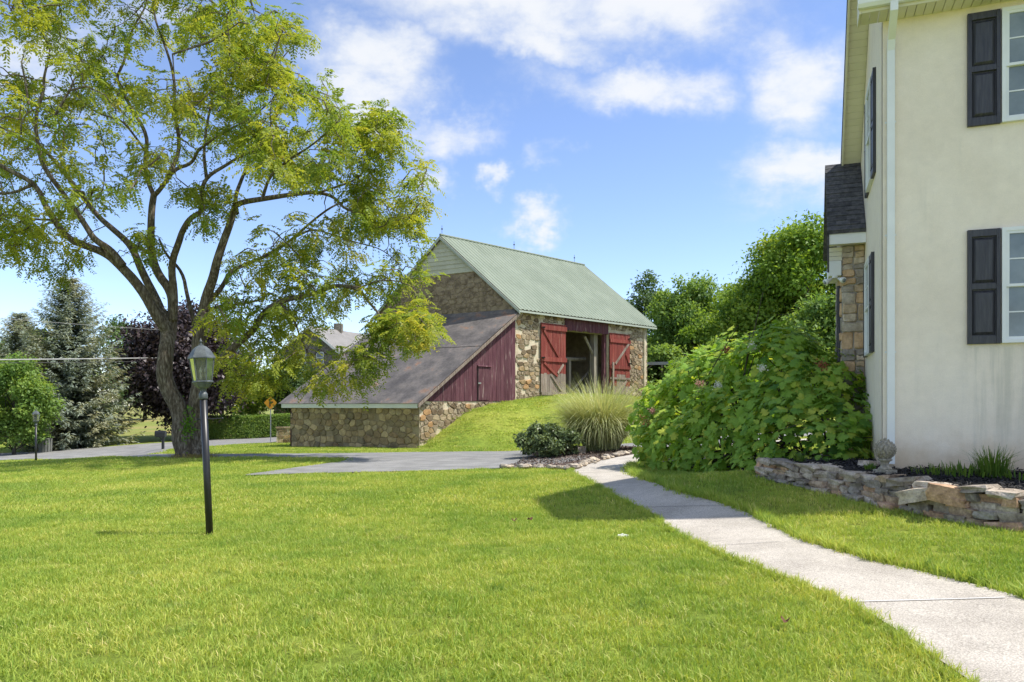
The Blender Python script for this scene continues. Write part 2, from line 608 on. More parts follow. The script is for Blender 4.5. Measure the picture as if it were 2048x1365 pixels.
def build_ground():
    def axis(lo, hi, a, b, fine, ratio=1.14):
        core = list(np.arange(a, b + 1e-6, fine))
        s = fine; x = b
        while x < hi:
            s = min(s * ratio, 90); x += s; core.append(x)
        s = fine; x = a
        while x > lo:
            s = min(s * ratio, 90); x -= s; core.insert(0, x)
        return np.array(core)
    xs = axis(-900, 900, -26, 12, .4)
    ys = axis(-60, 1200, -2, 52, .4)
    X, Y = np.meshgrid(xs, ys)
    Z = gz(X, Y)
    nx, ny = len(xs), len(ys)
    v = np.stack([X.ravel(), Y.ravel(), Z.ravel()], 1)
    i = np.arange(nx * ny).reshape(ny, nx)
    q = np.stack([i[:-1, :-1], i[:-1, 1:], i[1:, 1:], i[1:, :-1]], -1).reshape(-1, 4)
    me = bpy.data.meshes.new('ground')
    me.vertices.add(len(v)); me.vertices.foreach_set('co', v.astype(np.float32).reshape(-1))
    me.loops.add(q.size); me.loops.foreach_set('vertex_index', q.astype(np.int32).reshape(-1))
    me.polygons.add(len(q))
    me.polygons.foreach_set('loop_start', np.arange(0, q.size, 4, dtype=np.int32))
    me.polygons.foreach_set('loop_total', np.full(len(q), 4, dtype=np.int32))
    me.polygons.foreach_set('use_smooth', np.ones(len(q), dtype=bool))
    me.update(calc_edges=True)
    me.materials.append(ground_mat())
    o = link(bpy.data.objects.new('ground', me))
    tag(o, kind='structure')


build_ground()
asphalt = paving_mat('asphalt', [(.185, .182, .176), (.225, .222, .215), (.27, .265, .256)], .18, 120, .35)
gravel = paving_mat('gravel', [(.21, .19, .17), (.27, .25, .22), (.34, .31, .28)], .3, 60, .5)
concrete = paving_mat('concrete', [(.37, .335, .288), (.44, .40, .345), (.50, .455, .395)], .30, 95, .55)
GP = lambda L: [ground(*p)[:2] for p in L]

# the garden walk
walk_left = GP([(1930, 1365), (1800, 1270), (1700, 1210), (1560, 1155), (1440, 1110), (1340, 1060), (1310, 1030), (1240, 1000),
                (1180, 966), (1150, 951), (1142, 943), (1168, 932), (1205, 921), (1275, 909)])
walk_right = GP([(2048, 1200), (1900, 1162), (1760, 1130), (1620, 1093), (1530, 1045), (1470, 1018), (1420, 1003), (1369, 992), (1320, 976),
                 (1273, 956), (1249, 941.5), (1266, 927), (1307, 917)])
walk_left = [(2.35, 1.0), (2.4, 2.6)] + list(walk_left) + [(6.5, 25.2), (11, 26.5)]
walk_right = [(4.6, 1.0), (4.5, 3.2)] + list(walk_right) + [(6.6, 23.2), (11, 24.8)]
def smooth_line(p, it=2):
    p = np.array(p, dtype=float)
    for _ in range(it):
        a = p[:-1] * .75 + p[1:] * .25; b = p[:-1] * .25 + p[1:] * .75
        p = np.concatenate([p[:1], np.stack([a, b], 1).reshape(-1, 2), p[-1:]])
    return p
WL, WR = smooth_line(walk_left), smooth_line(walk_right)
walk_poly = np.concatenate([WL, WR[::-1]])
o, WALKB = sheet('garden_path', walk_poly, concrete, .022, .16)
tag(o, kind='structure')
# the joints cut across the walk: a dark scored line, and a pale strip where two pours meet
dark_joint = surf('joint', [(.16, .15, .14), (.22, .21, .2)], rough=.95)
pale_joint = surf('pale_joint', [(.50, .50, .49), (.56, .56, .55)], rough=.9)


def joint(pa, pb, w, mat):
    a, b = ground(*pa), ground(*pb)
    d = (b - a); d.z = 0; d.normalize(); s = Vector((-d.y, d.x, 0)) * w / 2
    poly = [a - s, b - s, b + s, a + s]
    mb = MB(); n = 14
    for i in range(n):
        p, q = a.lerp(b, i / n), a.lerp(b, (i + 1) / n)
        vs = [p - s, q - s, q + s, p + s]
        mb.add([(v.x, v.y, gz1(v.x, v.y) + .030) for v in vs], [(0, 1, 2, 3)])
    mb.build('control_joint', mat, o)


joint((1704, 1212), (2010, 1204), .016, pale_joint)
joint((1425, 1097), (1560, 1089), .012, dark_joint)
joint((1290, 1019), (1452, 1016), .012, dark_joint)

drive_poly = chaikin(GP([(1045, 903), (950, 904), (850, 905.5), (760, 907), (640, 908.5), (520, 909.5), (430, 910), (340, 910.5), (255, 912), (190, 915),
                         (170, 917), (250, 917.5), (340, 918), (430, 917), (560, 917), (650, 917), (697, 919.5), (686, 925), (625, 932.5), (540, 945), (483, 952.5), (500, 953.5),
                         (580, 950), (720, 947), (850, 944), (1000, 939), (1060, 937)]) + [np.array(q) for q in
                        [(3.0, 21.6), (6, 24.5), (12, 27.6), (16, 30), (16, 36), (8, 31.5), (3, 31)]], 2)
o, DRIVEB = sheet('driveway', drive_poly, asphalt, .03, .4)
tag(o, kind='structure')
road_poly = GP([(-420, 934), (-200, 928), (0, 922), (120, 919.5), (250, 914.5), (340, 900), (430, 893), (500, 889), (560, 884)])
road_poly = list(road_poly) + [(-6, 58), (6, 72), (20, 92), (16, 98), (-2, 80)] + list(GP([(640, 867), (560, 872), (500, 876.5), (430, 881), (340, 886), (200, 896), (0, 908), (-200, 916), (-420, 921)]))
o, ROADB = sheet('road', road_poly, asphalt, .03, .8)
tag(o, kind='structure')

# planting bed by the driveway, bark mulch
bark = surf('bark_mulch', [(.055, .04, .035), (.12, .085, .07), (.17, .13, .11)], 22, .95, bump=1.0, bump_scale=60, fine=.5, fine_scale=80)
bed1 = chaikin(GP([(1005, 938), (1040, 925), (1060, 917), (1075, 905), (1120, 896), (1200, 893), (1290, 897), (1300, 903), (1275, 909.5), (1205, 921.5), (1168, 933),
                   (1143, 943), (1120, 940), (1080, 938.5)]), 2)
o, BED1B = sheet('mulch_bed', bed1, bark, .03, .2)
tag(o, kind='structure')
# bed under the hydrangea
bed2 = [(2.9, 17.8), (3.2, 16.4), (3.8, 15.0), (4.05, 13.6), (3.95, 12.4), (3.75, 11.5), (4.5, 11.0), (5.3, 11.2), (6.4, 14.0), (7.2, 17.0), (5.6, 19.0), (3.5, 18.6)]
dark_mulch = surf('black_mulch', [(.010, .010, .011), (.028, .026, .026), (.05, .047, .046)], 30, .9, bump=1.0, bump_scale=70, fine=.5, fine_scale=90)
o, BED2B = sheet('shrub_bed', chaikin(bed2, 2), dark_mulch, .028, .2)
tag(o, kind='structure')


# ---------------------------------------------------------------- lawn grass
def grassmat(name):
    m, nt, out = new_mat(name)
    geo = nt.n('ShaderNodeNewGeometry'); pos = geo.outputs['Position']
    at = nt.n('ShaderNodeAttribute', attribute_name='tint')
    oi = nt.n('ShaderNodeObjectInfo')
    a = nt.smooth(nt.noise(pos, 0.55, 4, .6), .3, .7)
    c = nt.ramp(a, [(0, (.285, .405, .075)), (.5, (.385, .48, .09)), (1, (.48, .54, .12))])
    # single blades: from fresh green to straw
    k = nt.math('ADD', nt.math('MULTIPLY', at.outputs['Fac'], .8), nt.math('MULTIPLY', oi.outputs['Random'], .35))
    c2 = nt.ramp(k, [(0, (.62, .80, .7)), (.45, (1, 1, 1)), (.85, (1.2, 1.1, 1.15)), (1.0, (1.7, 1.3, 2.6))])
    c = nt.mix(1.0, c, c2, 'MULTIPLY')
    sp = nt.smooth(nt.noise(pos, 2.6, 3, .6), .60, .74)
    c = nt.mix(nt.math('MULTIPLY', sp, .6), c, (.13, .235, .07, 1))
    th = nt.smooth(nt.noise(nt.vmath('ADD', pos, (31, 7, 0)), 1.7, 5, .7), .63, .74)
    c = nt.mix(nt.math('MULTIPLY', th, .5), c, (.42, .36, .17, 1))
    b = nt.n('ShaderNodeBsdfPrincipled'); nt.put(b.inputs['Base Color'], c)
    b.inputs['Roughness'].default_value = .55; b.inputs['Specular IOR Level'].default_value = .2
    tr = nt.n('ShaderNodeBsdfTranslucent'); nt.put(tr.inputs[0], nt.mix(1.0, c, (1.3, 1.2, .6, 1), 'MULTIPLY'))
    mx = nt.n('ShaderNodeMixShader'); mx.inputs[0].default_value = .4
    m.node_tree.links.new(b.outputs[0], mx.inputs[1]); m.node_tree.links.new(tr.outputs[0], mx.inputs[2])
    m.node_tree.links.new(mx.outputs[0], out.inputs[0])
    return m


GRASS = grassmat('grass_blades')


def clump_mesh(name, n, rad, hmin, hmax, w, seed):
    r = np.random.default_rng(seed)
    ang = r.uniform(0, 2 * np.pi, n); rr = rad * np.sqrt(r.uniform(0, 1, n))
    base = np.stack([rr * np.cos(ang), rr * np.sin(ang), np.full(n, -.012)], 1)
    h = r.uniform(hmin, hmax, n)
    ld = r.uniform(0, 2 * np.pi, n); lean = r.uniform(.1, .95, n)
    d = np.stack([np.cos(ld), np.sin(ld), np.zeros(n)], 1)
    fa = r.uniform(0, np.pi, n); side = np.stack([np.cos(fa), np.sin(fa), np.zeros(n)], 1)
    up = np.array([0, 0, 1.0])
    p0 = base; p1 = base + up * (h * .5)[:, None] + d * (h * lean * .25)[:, None]
    p2 = base + up * (h * (1 - .25 * lean))[:, None] + d * (h * lean * .85)[:, None]
    ww = (w * r.uniform(.7, 1.3, n))[:, None]
    V = np.stack([p0 - side * ww * .4, p0 + side * ww * .4, p1 + side * ww * .5, p1 - side * ww * .5, p2], 1)
    me = bpy.data.meshes.new(name)
    vs = V.reshape(-1, 3)
    fs = []
    for i in range(n):
        k = i * 5
        fs += [(k, k + 1, k + 2, k + 3), (k + 3, k + 2, k + 4)]
    me.from_pydata(vs.tolist(), [], fs)
    at = me.attributes.new('tint', 'FLOAT', 'POINT')
    at.data.foreach_set('value', np.repeat(r.uniform(0, 1, n) ** 1.3, 5).astype(np.float32))
    me.materials.append(GRASS)
    me.update()
    return me


def scatter(name, meshes, pts, scl, label, cat):
    """one object of grass: clumps instanced on points"""
    lib = bpy.data.collections.new(name + '_clumps')
    for k, me in enumerate(meshes):
        lib.objects.link(bpy.data.objects.new(f'{name}_clump', me))
    n = len(pts)
    me = bpy.data.meshes.new(name)
    me.vertices.add(n); me.vertices.foreach_set('co', np.asarray(pts, dtype=np.float32).reshape(-1))
    a = me.attributes.new('scl', 'FLOAT', 'POINT'); a.data.foreach_set('value', np.asarray(scl, dtype=np.float32))
    a = me.attributes.new('rz', 'FLOAT', 'POINT'); a.data.foreach_set('value', RNG.uniform(0, 6.283, n).astype(np.float32))
    a = me.attributes.new('pick', 'INT', 'POINT'); a.data.foreach_set('value', RNG.integers(0, len(meshes), n).astype(np.int32))
    me.update()
    o = link(bpy.data.objects.new(name, me))
    g = bpy.data.node_groups.new(name, 'GeometryNodeTree')
    g.interface.new_socket('Geometry', in_out='INPUT', socket_type='NodeSocketGeometry')
    g.interface.new_socket('Geometry', in_out='OUTPUT', socket_type='NodeSocketGeometry')
    N = g.nodes
    gi, go = N.new('NodeGroupInput'), N.new('NodeGroupOutput')
    iop = N.new('GeometryNodeInstanceOnPoints'); ci = N.new('GeometryNodeCollectionInfo')
    ci.inputs['Collection'].default_value = lib
    ci.inputs['Separate Children'].default_value = True; ci.inputs['Reset Children'].default_value = True
    def attr(nm, t):
        q = N.new('GeometryNodeInputNamedAttribute'); q.data_type = t; q.inputs['Name'].default_value = nm
        return q.outputs['Attribute']
    cx = N.new('ShaderNodeCombineXYZ')
    L = g.links.new
    L(attr('rz', 'FLOAT'), cx.inputs[2])
    L(gi.outputs[0], iop.inputs['Points']); L(ci.outputs[0], iop.inputs['Instance'])
    iop.inputs['Pick Instance'].default_value = True
    L(attr('pick', 'INT'), iop.inputs['Instance Index'])
    L(cx.outputs[0], iop.inputs['Rotation']); L(attr('scl', 'FLOAT'), iop.inputs['Scale'])
    L(iop.outputs[0], go.inputs[0])
    md = o.modifiers.new('scatter', 'NODES'); md.node_group = g
    return tag(o, label, cat, kind='stuff')


# the retaining wall's foot line in plan (also bounds the lawn)
RW = [ground(1500, 951)[:2], P(1514, 955, 11.3)[:2], P(1632, 981, 10.3)[:2], P(1747, 1009, 9.2)[:2], P(1833, 1029.5, 8.6)[:2], P(1919, 1044, 8.1)[:2],
      P(2048, 1067, 7.5)[:2], (6.5, 6.75), (8.2, 5.9)]
RWL = smooth_line(RW[1:], 1)
house_block = [(3.9, 11.4)] + [tuple(p) for p in RWL] + [(12, 6), (12, 20), (6.8, 16.5), (5, 11.8)]
barn_block = [tuple(BA + BE * u + BN * v) for u, v in ((-6.2, 0), (12, 0))] + [tuple(BA + BE * 12 + BG * 10), tuple(BA - BE * 6.2 + BG * 8.3)]
BLOCK = [WALKB, DRIVEB, ROADB, BED1B, BED2B, np.array(house_block), np.array(barn_block)]


def lawn_points(y0, y1, per_m2, px0=-520, px1=2500, noise=0.0):
    xa, xb = (px0 - CX) / F_PX * y1, (px1 - CX) / F_PX * y1
    n = int((xb - xa) * (y1 - y0) * per_m2)
    x = RNG.uniform(xa, xb, n); y = RNG.uniform(y0, y1, n)
    px = x / y * F_PX + CX
    k = (px > px0) & (px < px1)
    x, y = x[k], y[k]
    ok = np.ones(len(x), dtype=bool)
    for b in BLOCK: ok &= ~inside(b, x, y)
    x, y = x[ok], y[ok]
    return np.stack([x, y, gz(x, y)], 1)


near = [clump_mesh('blades', 36, .10, .035, .085, .0058, s) for s in range(5)]
mid = [clump_mesh('blades', 44, .17, .04, .09, .010, 20 + s) for s in range(4)]
far = [clump_mesh('blades', 60, .36, .05, .10, .022, 40 + s) for s in range(4)]
p = np.concatenate([lawn_points(2.6, 7, 150), lawn_points(7, 11, 110)])
scatter('lawn_grass', near, p, RNG.uniform(.75, 1.2, len(p)), 'short bright green lawn grass in the foreground', 'grass')
p = np.concatenate([lawn_points(10.6, 16, 55), lawn_points(16, 22, 40)])
scatter('lawn_grass', mid, p, RNG.uniform(.75, 1.2, len(p)), 'mown lawn grass between the lamp post and the driveway', 'grass')
p = np.concatenate([lawn_points(21.5, 30, 16), lawn_points(30, 43, 9)])
scatter('lawn_grass', far, p, RNG.uniform(.75, 1.2, len(p)), 'mown grass beyond the driveway, up the bank to the barn', 'grass')
# longer untrimmed tufts along the far edge of the walk
tuft = [clump_mesh('blades', 30, .05, .07, .15, .006, 70 + s) for s in range(4)]
pts = []; scl_ = []
for E, sgn in ((WR, 1), (WL, -1)):
    for a, b in zip(E[:-1], E[1:]):
        L = np.linalg.norm(b - a)
        if a[1] > 17 or a[1] < 2: continue
        d = (b - a) / max(L, 1e-6); nn = np.array([d[1], -d[0]]) * sgn
        for _ in range(int(L * (42 if sgn > 0 else 30)) + (R.random() < .5)):
            q = a + d * R.random() * L + nn * (R.gauss(.05, .03) if sgn > 0 else R.gauss(.04, .03))
            pts.append((q[0], q[1], gz1(*q))); scl_.append(R.uniform(.7, 1.5) if sgn > 0 else R.uniform(.45, .95))
scatter('grass_edging', tuft, pts, scl_, 'longer shaggy grass fringing both edges of the concrete walk', 'grass')

# ---------------------------------------------------------------- stone laying
def v2(a):
    return Vector((a[0], a[1]))


def clip_poly(poly, p, n):
    """keep the side of a convex polygon where (x - p) . n <= 0"""
    out = []
    k = len(poly)
    for i in range(k):
        a, b = poly[i], poly[(i + 1) % k]
        da = (a[0] - p[0]) * n[0] + (a[1] - p[1]) * n[1]
        db = (b[0] - p[0]) * n[0] + (b[1] - p[1]) * n[1]
        if da <= 0: out.append(a)
        if (da < 0 < db) or (db < 0 < da):
            t = da / (da - db)
            out.append((a[0] + (b[0] - a[0]) * t, a[1] + (b[1] - a[1]) * t))
    return out


def area(poly):
    return 0.5 * sum(poly[i][0] * poly[(i + 1) % len(poly)][1] - poly[(i + 1) % len(poly)][0] * poly[i][1] for i in range(len(poly)))


def rubble(poly, cell, rnd, aspect=1.3, drop=0.0):
    """irregular stones (cells round jittered seeds) inside a convex outline"""
    xs = [p[0] for p in poly]; ys = [p[1] for p in poly]
    seeds = []
    y = min(ys) - cell; row = 0
    while y < max(ys) + cell:
        h = cell * rnd.uniform(.7, 1.25)
        x = min(xs) - cell * 2 + rnd.random() * cell
        while x < max(xs) + cell * 2:
            w = cell * aspect * rnd.uniform(.5, 1.7)
            seeds.append((x + w / 2, y + h / 2 + rnd.uniform(-.3, .3) * h))
            x += w
        y += h; row += 1
    S = np.array(seeds); out = []
    for i, s in enumerate(seeds):
        if not (min(xs) <= s[0] <= max(xs) and min(ys) <= s[1] <= max(ys)): continue
        d = (S[:, 0] - s[0]) ** 2 + ((S[:, 1] - s[1]) * aspect) ** 2
        near_ = np.argsort(d)[1:16]
        c = [(s[0] - cell * 2, s[1] - cell * 2), (s[0] + cell * 2, s[1] - cell * 2), (s[0] + cell * 2, s[1] + cell * 2), (s[0] - cell * 2, s[1] + cell * 2)]
        for j in near_:
            q = seeds[j]
            n = (q[0] - s[0], (q[1] - s[1]) * aspect * aspect)
            m = ((q[0] + s[0]) / 2, (q[1] + s[1]) / 2)
            c = clip_poly(c, m, n)
            if len(c) < 3: break
        if len(c) < 3: continue
        k = len(poly); sg = 1 if area(poly) > 0 else -1
        for a in range(k):
            p0, p1 = poly[a], poly[(a + 1) % k]
            n = ((p1[1] - p0[1]) * sg, -(p1[0] - p0[0]) * sg)
            c = clip_poly(c, p0, n)
            if len(c) < 3: break
        if len(c) < 3 or abs(area(c)) < cell * cell * .08: continue
        if rnd.random() < drop: continue
        out.append(c)
    return out


def stone_from_cell(c, frame, gap, proud, rnd):
    """frame(x, y, out) -> 3-D point. A rounded face: foot ring, shoulder ring, smaller crown ring"""
    cx = sum(p[0] for p in c) / len(c); cy = sum(p[1] for p in c) / len(c)
    r = math.sqrt(abs(area(c)) / math.pi)
    def ring(k, out, jit=0.0):
        pts = []
        for p in c:
            d = math.hypot(p[0] - cx, p[1] - cy) + 1e-6
            f = max(.2, (d - gap) / d) * k
            pts.append(frame(cx + (p[0] - cx) * f, cy + (p[1] - cy) * f, out + rnd.uniform(-jit, jit)))
        return pts
    # cut the corners so that stones are not needle sharp
    cc = []
    for i in range(len(c)):
        a, b = c[i], c[(i + 1) % len(c)]
        if math.hypot(a[0] - b[0], a[1] - b[1]) < r * .28: continue
        for t in (rnd.uniform(.08, .2), rnd.uniform(.8, .92)):
            cc.append((a[0] + (b[0] - a[0]) * t, a[1] + (b[1] - a[1]) * t))
    if len(cc) >= 4: c = cc
    n = len(c)
    pr = proud * rnd.uniform(.55, 1.35)
    vs = ring(1, -.03) + ring(.98, pr * .55) + ring(.84, pr, pr * .22)
    fs = []
    for k in (0, n):
        fs += [(k + i, k + (i + 1) % n, k + n + (i + 1) % n, k + n + i) for i in range(n)]
    fs.append(tuple(range(2 * n, 3 * n)))
    return vs, fs


def lay(cells, frame, parent, mat, name='stone', gap=.02, proud=.03, rnd=R, join=False):
    if join:
        mb = MB()
        for c in cells: mb.add(*stone_from_cell(c, frame, gap, proud, rnd))
        o = mb.build(name, mat, parent)
        return [tag(o, kind='stuff')]
    return [MB().add(*stone_from_cell(c, frame, gap, proud, rnd)).build(name, mat, parent) for c in cells]


def stone_mat(name, cols, rand=.35, hue=.015, scale=5):
    """rubble stone: each stone has its own tone; joined stones take theirs from blotches of their own size"""
    return surf(name, cols, scale, .9, bump=.7, bump_scale=22, rand=rand, hue=hue, fine=.25, fine_scale=26)


# ---------------------------------------------------------------- the barn
mortar_lit = surf('sunlit_mortar', [(.46, .385, .265), (.57, .485, .345), (.65, .57, .425)], 3.2, .95, bump=.8, bump_scale=25, fine=.22, fine_scale=30)  # mortar of the sunlit walls, sunlight put into its paler colour
mortar_dk = surf('shaded_mortar', [(.23, .18, .12), (.30, .24, .16), (.36, .295, .20)], 2.2, .95, bump=.8, bump_scale=25, fine=.25, fine_scale=30)  # same mortar on the shaded walls, shade put into its darker colour
stone_lit = surf('sunlit_fieldstone', [(.25, .19, .12), (.36, .29, .195), (.43, .355, .25)], 4, .9, bump=.7, bump_scale=24, fine=.3, fine_scale=26,  # stone of the sunlit walls, coloured as the sun shows it
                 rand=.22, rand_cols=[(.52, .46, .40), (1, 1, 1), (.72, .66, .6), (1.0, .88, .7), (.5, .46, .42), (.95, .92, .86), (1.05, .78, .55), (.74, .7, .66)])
stone_dk = surf('shaded_fieldstone', [(.235, .18, .115), (.32, .255, .165), (.40, .32, .21)], 3, .92, bump=.7, bump_scale=24, fine=.3, fine_scale=26,  # lean-to copy of the barn stone, with its shade in the colour
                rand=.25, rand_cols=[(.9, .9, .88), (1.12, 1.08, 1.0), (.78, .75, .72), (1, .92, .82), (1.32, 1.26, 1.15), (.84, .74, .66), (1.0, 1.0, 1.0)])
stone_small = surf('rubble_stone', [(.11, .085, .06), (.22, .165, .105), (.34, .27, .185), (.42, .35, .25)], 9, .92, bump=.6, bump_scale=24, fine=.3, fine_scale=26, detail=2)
stone_gable = surf('gable_stone', [(.16, .125, .085), (.25, .195, .13), (.33, .265, .18)], 3.2, .92, bump=.6, bump_scale=24, fine=.3, fine_scale=22, detail=2)  # gable copy of the barn stone, darkened as the shaded side
tin = surf('green_tin', [(.20, .235, .185), (.222, .258, .205), (.245, .28, .225)], .9, .8, spec=.08, fine=.06, fine_scale=9, rand=.05, stretch=(1, 1, .4))
tin_edge = surf('tin_edge', [(.36, .40, .34), (.42, .46, .40)], 3, .55)
rusty = surf('rusty_sheet', [(.082, .074, .071), (.125, .113, .106), (.165, .146, .134), (.25, .15, .10)], 1.1, .6, bump=.25, bump_scale=9, fine=.3, fine_scale=9, rand=.08,
             stops=[0, .45, .8, 1.0], stretch=(1, 1, 1), spec=.35)
purple = surf('faded_purple_paint', [(.082, .028, .038), (.112, .043, .055), (.138, .064, .074), (.30, .22, .20)], 3.2, .85, bump=.5, bump_scale=30,
              stretch=(3, 3, .35), rand=.16, fine=.22, fine_scale=18, stops=[0, .5, .86, 1.0])
red = surf('barn_red_paint', [(.17, .032, .026), (.215, .046, .035), (.25, .07, .052), (.21, .115, .09)], 3.0, .85, bump=.4, bump_scale=30,
           stretch=(3, 3, .3), rand=.14, fine=.2, fine_scale=20, stops=[0, .5, .85, 1.0])
grey_wood = surf('bare_grey_wood', [(.17, .125, .095), (.26, .205, .165), (.34, .285, .24)], 3.5, .9, bump=.6, bump_scale=30, stretch=(4, 4, .3), rand=.2,
                 fine=.3, fine_scale=16)
beam_wood = surf('barn_beam', [(.20, .17, .135), (.30, .26, .21), (.36, .32, .26)], 3, .9, bump=.5, stretch=(3, 3, .4), rand=.15, fine=.25)
clapboard = surf('cream_clapboard', [(.47, .47, .36), (.52, .52, .41), (.56, .56, .45)], 1.2, .8, rand=.05, fine=.1, fine_scale=12)
white_trim = surf('white_trim', [(.62, .64, .60), (.70, .72, .68)], 2, .6, fine=.06)
dark_floor = surf('barn_floor', [(.06, .05, .04), (.1, .085, .07)], 3, .95)
iron = surf('iron', [(.02, .02, .02), (.05, .045, .04)], 8, .6)

BZ_EAVE, BZ_RIDGE, BZ_SID = 6.62, 10.6, 8.6
BL, BW = 11.8, 9.2
barn = thing('stone_barn', (BA[0], BA[1], 1.7), 'old stone barn with green metal roof, open red doors and a purple-sided lean-to', 'barn')


def B(u, v, z):
    """on the eave wall: u along, v out of the wall"""
    q = BA + BE * u + BN * v
    return Vector((q[0], q[1], z))


def G(t, w, z, u=0.0):
    """on the gable wall: t along, w out of the wall"""
    q = BA + BE * u + BG * t + BGN * w
    return Vector((q[0], q[1], z))


def roof_z(t):
    return BZ_EAVE + (BZ_RIDGE - BZ_EAVE) * (1 - abs(t - BW / 2) / (BW / 2))


TH = .45
ALL_ST = []                                    # (size, cell, frame, parent, mat)


def build_barn():
    back = -BG * 0
    ewall = MB()
    for u0, u1 in ((0, 3.9), (7.8, BL)):
        ewall.slab([B(u0, 0, -.6), B(u1, 0, -.6), B(u1, 0, BZ_EAVE), B(u0, 0, BZ_EAVE)], Vector((*(-BN * TH), 0)))
    ew = ewall.build('front_wall', mortar_lit, barn)
    # gable wall, truncated under the clapboards, set a hair behind the front wall's end
    tl = (BZ_SID - BZ_EAVE) / (BZ_RIDGE - BZ_EAVE) * BW / 2
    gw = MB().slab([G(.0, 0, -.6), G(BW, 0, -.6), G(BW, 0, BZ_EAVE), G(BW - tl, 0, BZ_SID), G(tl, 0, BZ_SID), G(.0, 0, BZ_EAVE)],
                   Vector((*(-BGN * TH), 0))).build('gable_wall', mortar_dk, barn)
    far = MB().slab([G(0, 0, -.6, BL), G(BW, 0, -.6, BL), G(BW, 0, BZ_EAVE, BL), G(BW / 2, 0, BZ_RIDGE - .15, BL), G(0, 0, BZ_EAVE, BL)],
                    Vector((*(BGN * TH), 0))).build('far_gable_wall', mortar_lit, barn)
    p0, p1 = G(BW, 0, -.6), G(BW, 0, -.6, BL)
    MB().slab([p0, p1, p1 + Vector((0, 0, BZ_EAVE + .6)), p0 + Vector((0, 0, BZ_EAVE + .6))], Vector((*(BN * TH), 0))).build('back_wall', mortar_dk, barn)
    MB().slab([G(.3, -.3, 2.02), G(BW - .3, -.3, 2.02), G(BW - .3, .3, 2.02, BL), G(.3, .3, 2.02, BL)], (0, 0, .09)).build('threshing_floor', dark_floor, barn)
    # gathered stones
    fe = lambda x, y, o: B(x, o, y)
    fg = lambda x, y, o: G(x, o, y)
    rnd = random.Random(5)
    for poly in ([(0.03, 1.3), (1.86, 1.3), (1.86, 6.4), (.03, 6.4)], [(1.9, 5.9), (3.88, 5.9), (3.88, 6.4), (1.9, 6.4)],
                 [(9.84, 1.4), (11.77, 1.4), (11.77, 6.4), (9.84, 6.4)], [(7.85, 5.9), (9.8, 5.9), (9.8, 6.4), (7.85, 6.4)],
                 [(3.1, 1.3), (3.88, 1.3), (3.88, 2.1), (3.1, 2.1)]):
        for c in rubble(poly, .23, rnd, 1.5, .10): ALL_ST.append((abs(area(c)) * .8, c, fe, ew, stone_lit))
    gp = [(.1, 6.1), (BW - .2, 6.1), (BW - .2, BZ_EAVE), (BW - tl - .1, BZ_SID - .05), (tl + .1, BZ_SID - .05), (.1, BZ_EAVE - .1)]
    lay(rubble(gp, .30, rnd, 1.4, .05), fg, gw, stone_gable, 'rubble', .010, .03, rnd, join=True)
    # quoins at the shared corner
    # clapboards in the gable
    n = 8
    dz = (BZ_RIDGE - .12 - BZ_SID) / n
    for i in range(n):
        z0, z1 = BZ_SID + i * dz, BZ_SID + (i + 1) * dz + .015
        half = lambda z: max(.02, (BZ_RIDGE - .1 - z) / (BZ_RIDGE - BZ_EAVE) * BW / 2)
        a, b = half(z0), half(z1)
        c = BW / 2
        mb = MB()
        mb.hexa([G(c - a, .045, z0), G(c + a, .045, z0), G(c + a, -.02, z0), G(c - a, -.02, z0)],
                [G(c - b, .012, z1), G(c + b, .012, z1), G(c + b, -.02, z1), G(c - b, -.02, z1)])
        mb.build('clapboard', clapboard, barn)
    MB().hexa([G(tl - .05, .06, BZ_SID - .05), G(BW - tl + .05, .06, BZ_SID - .05), G(BW - tl + .05, 0, BZ_SID - .05), G(tl - .05, 0, BZ_SID - .05)],
              [G(tl - .05, .06, BZ_SID + .0), G(BW - tl + .05, .06, BZ_SID + .0), G(BW - tl + .05, 0, BZ_SID + .0), G(tl - .05, 0, BZ_SID + .0)]).build('drip_board', clapboard, barn)
    # roof: ribbed sheets, thirteen across each slope
    npan = 14
    u_lo, u_hi = -.14, BL + .42
    sp = (u_hi - u_lo) / npan
    def RP(t, u, h):
        # point on the roof plane, u along the eave (skewed like the plan), h above it
        q = BA + BE * u + BG * t
        return Vector((q[0], q[1], roof_z(t) + .09 + h))
    deck = MB()
    for ta in (-.3, BW + .25):
        deck.slab([RP(ta, u_lo + .02, -.10), RP(BW / 2, u_lo + .02, -.10), RP(BW / 2, u_hi - .02, -.10), RP(ta, u_hi - .02, -.10)], (0, 0, .05))
    roof = deck.build('roof', grey_wood, barn)
    for side in (0, 1):
        t0, t1 = (-.42, BW / 2) if side == 0 else (BW + .35, BW / 2)
        for k in range(npan):
            a = u_lo + k * sp
            mb = MB()
            nr = 3
            prof = []
            for r_ in range(nr):
                x0 = a + sp * r_ / nr; w = sp / nr
                prof += [(x0, 0), (x0 + w * .52, 0), (x0 + w * .64, .04), (x0 + w * .88, .04)]
            prof.append((a + sp, 0))
            m = len(prof)
            vs = [RP(t0, x, h) for x, h in prof] + [RP(t1, x, h) for x, h in prof]
            mb.add(vs, [(i, i + 1, m + i + 1, m + i) for i in range(m - 1)])
            mb.build('roof_panel', tin, roof)
    MB().tube([RP(BW / 2, u_lo, .03), RP(BW / 2, u_hi, .03)], .07, 8).build('ridge_cap', tin, roof)
    # rake boards on the near gable and the eave board
    for t0, t1 in ((-.42, BW / 2), (BW + .35, BW / 2)):
        a, b = RP(t0, u_lo, -.06), RP(t1, u_lo, -.06)
        o2 = Vector((*(BGN * .05), 0)); dn = Vector((0, 0, -.16))
        MB().slab([a, b, b + dn, a + dn], o2).build('rake_board', tin_edge, roof)
    a, b = RP(-.40, u_lo, -.05), RP(-.40, u_hi, -.05)
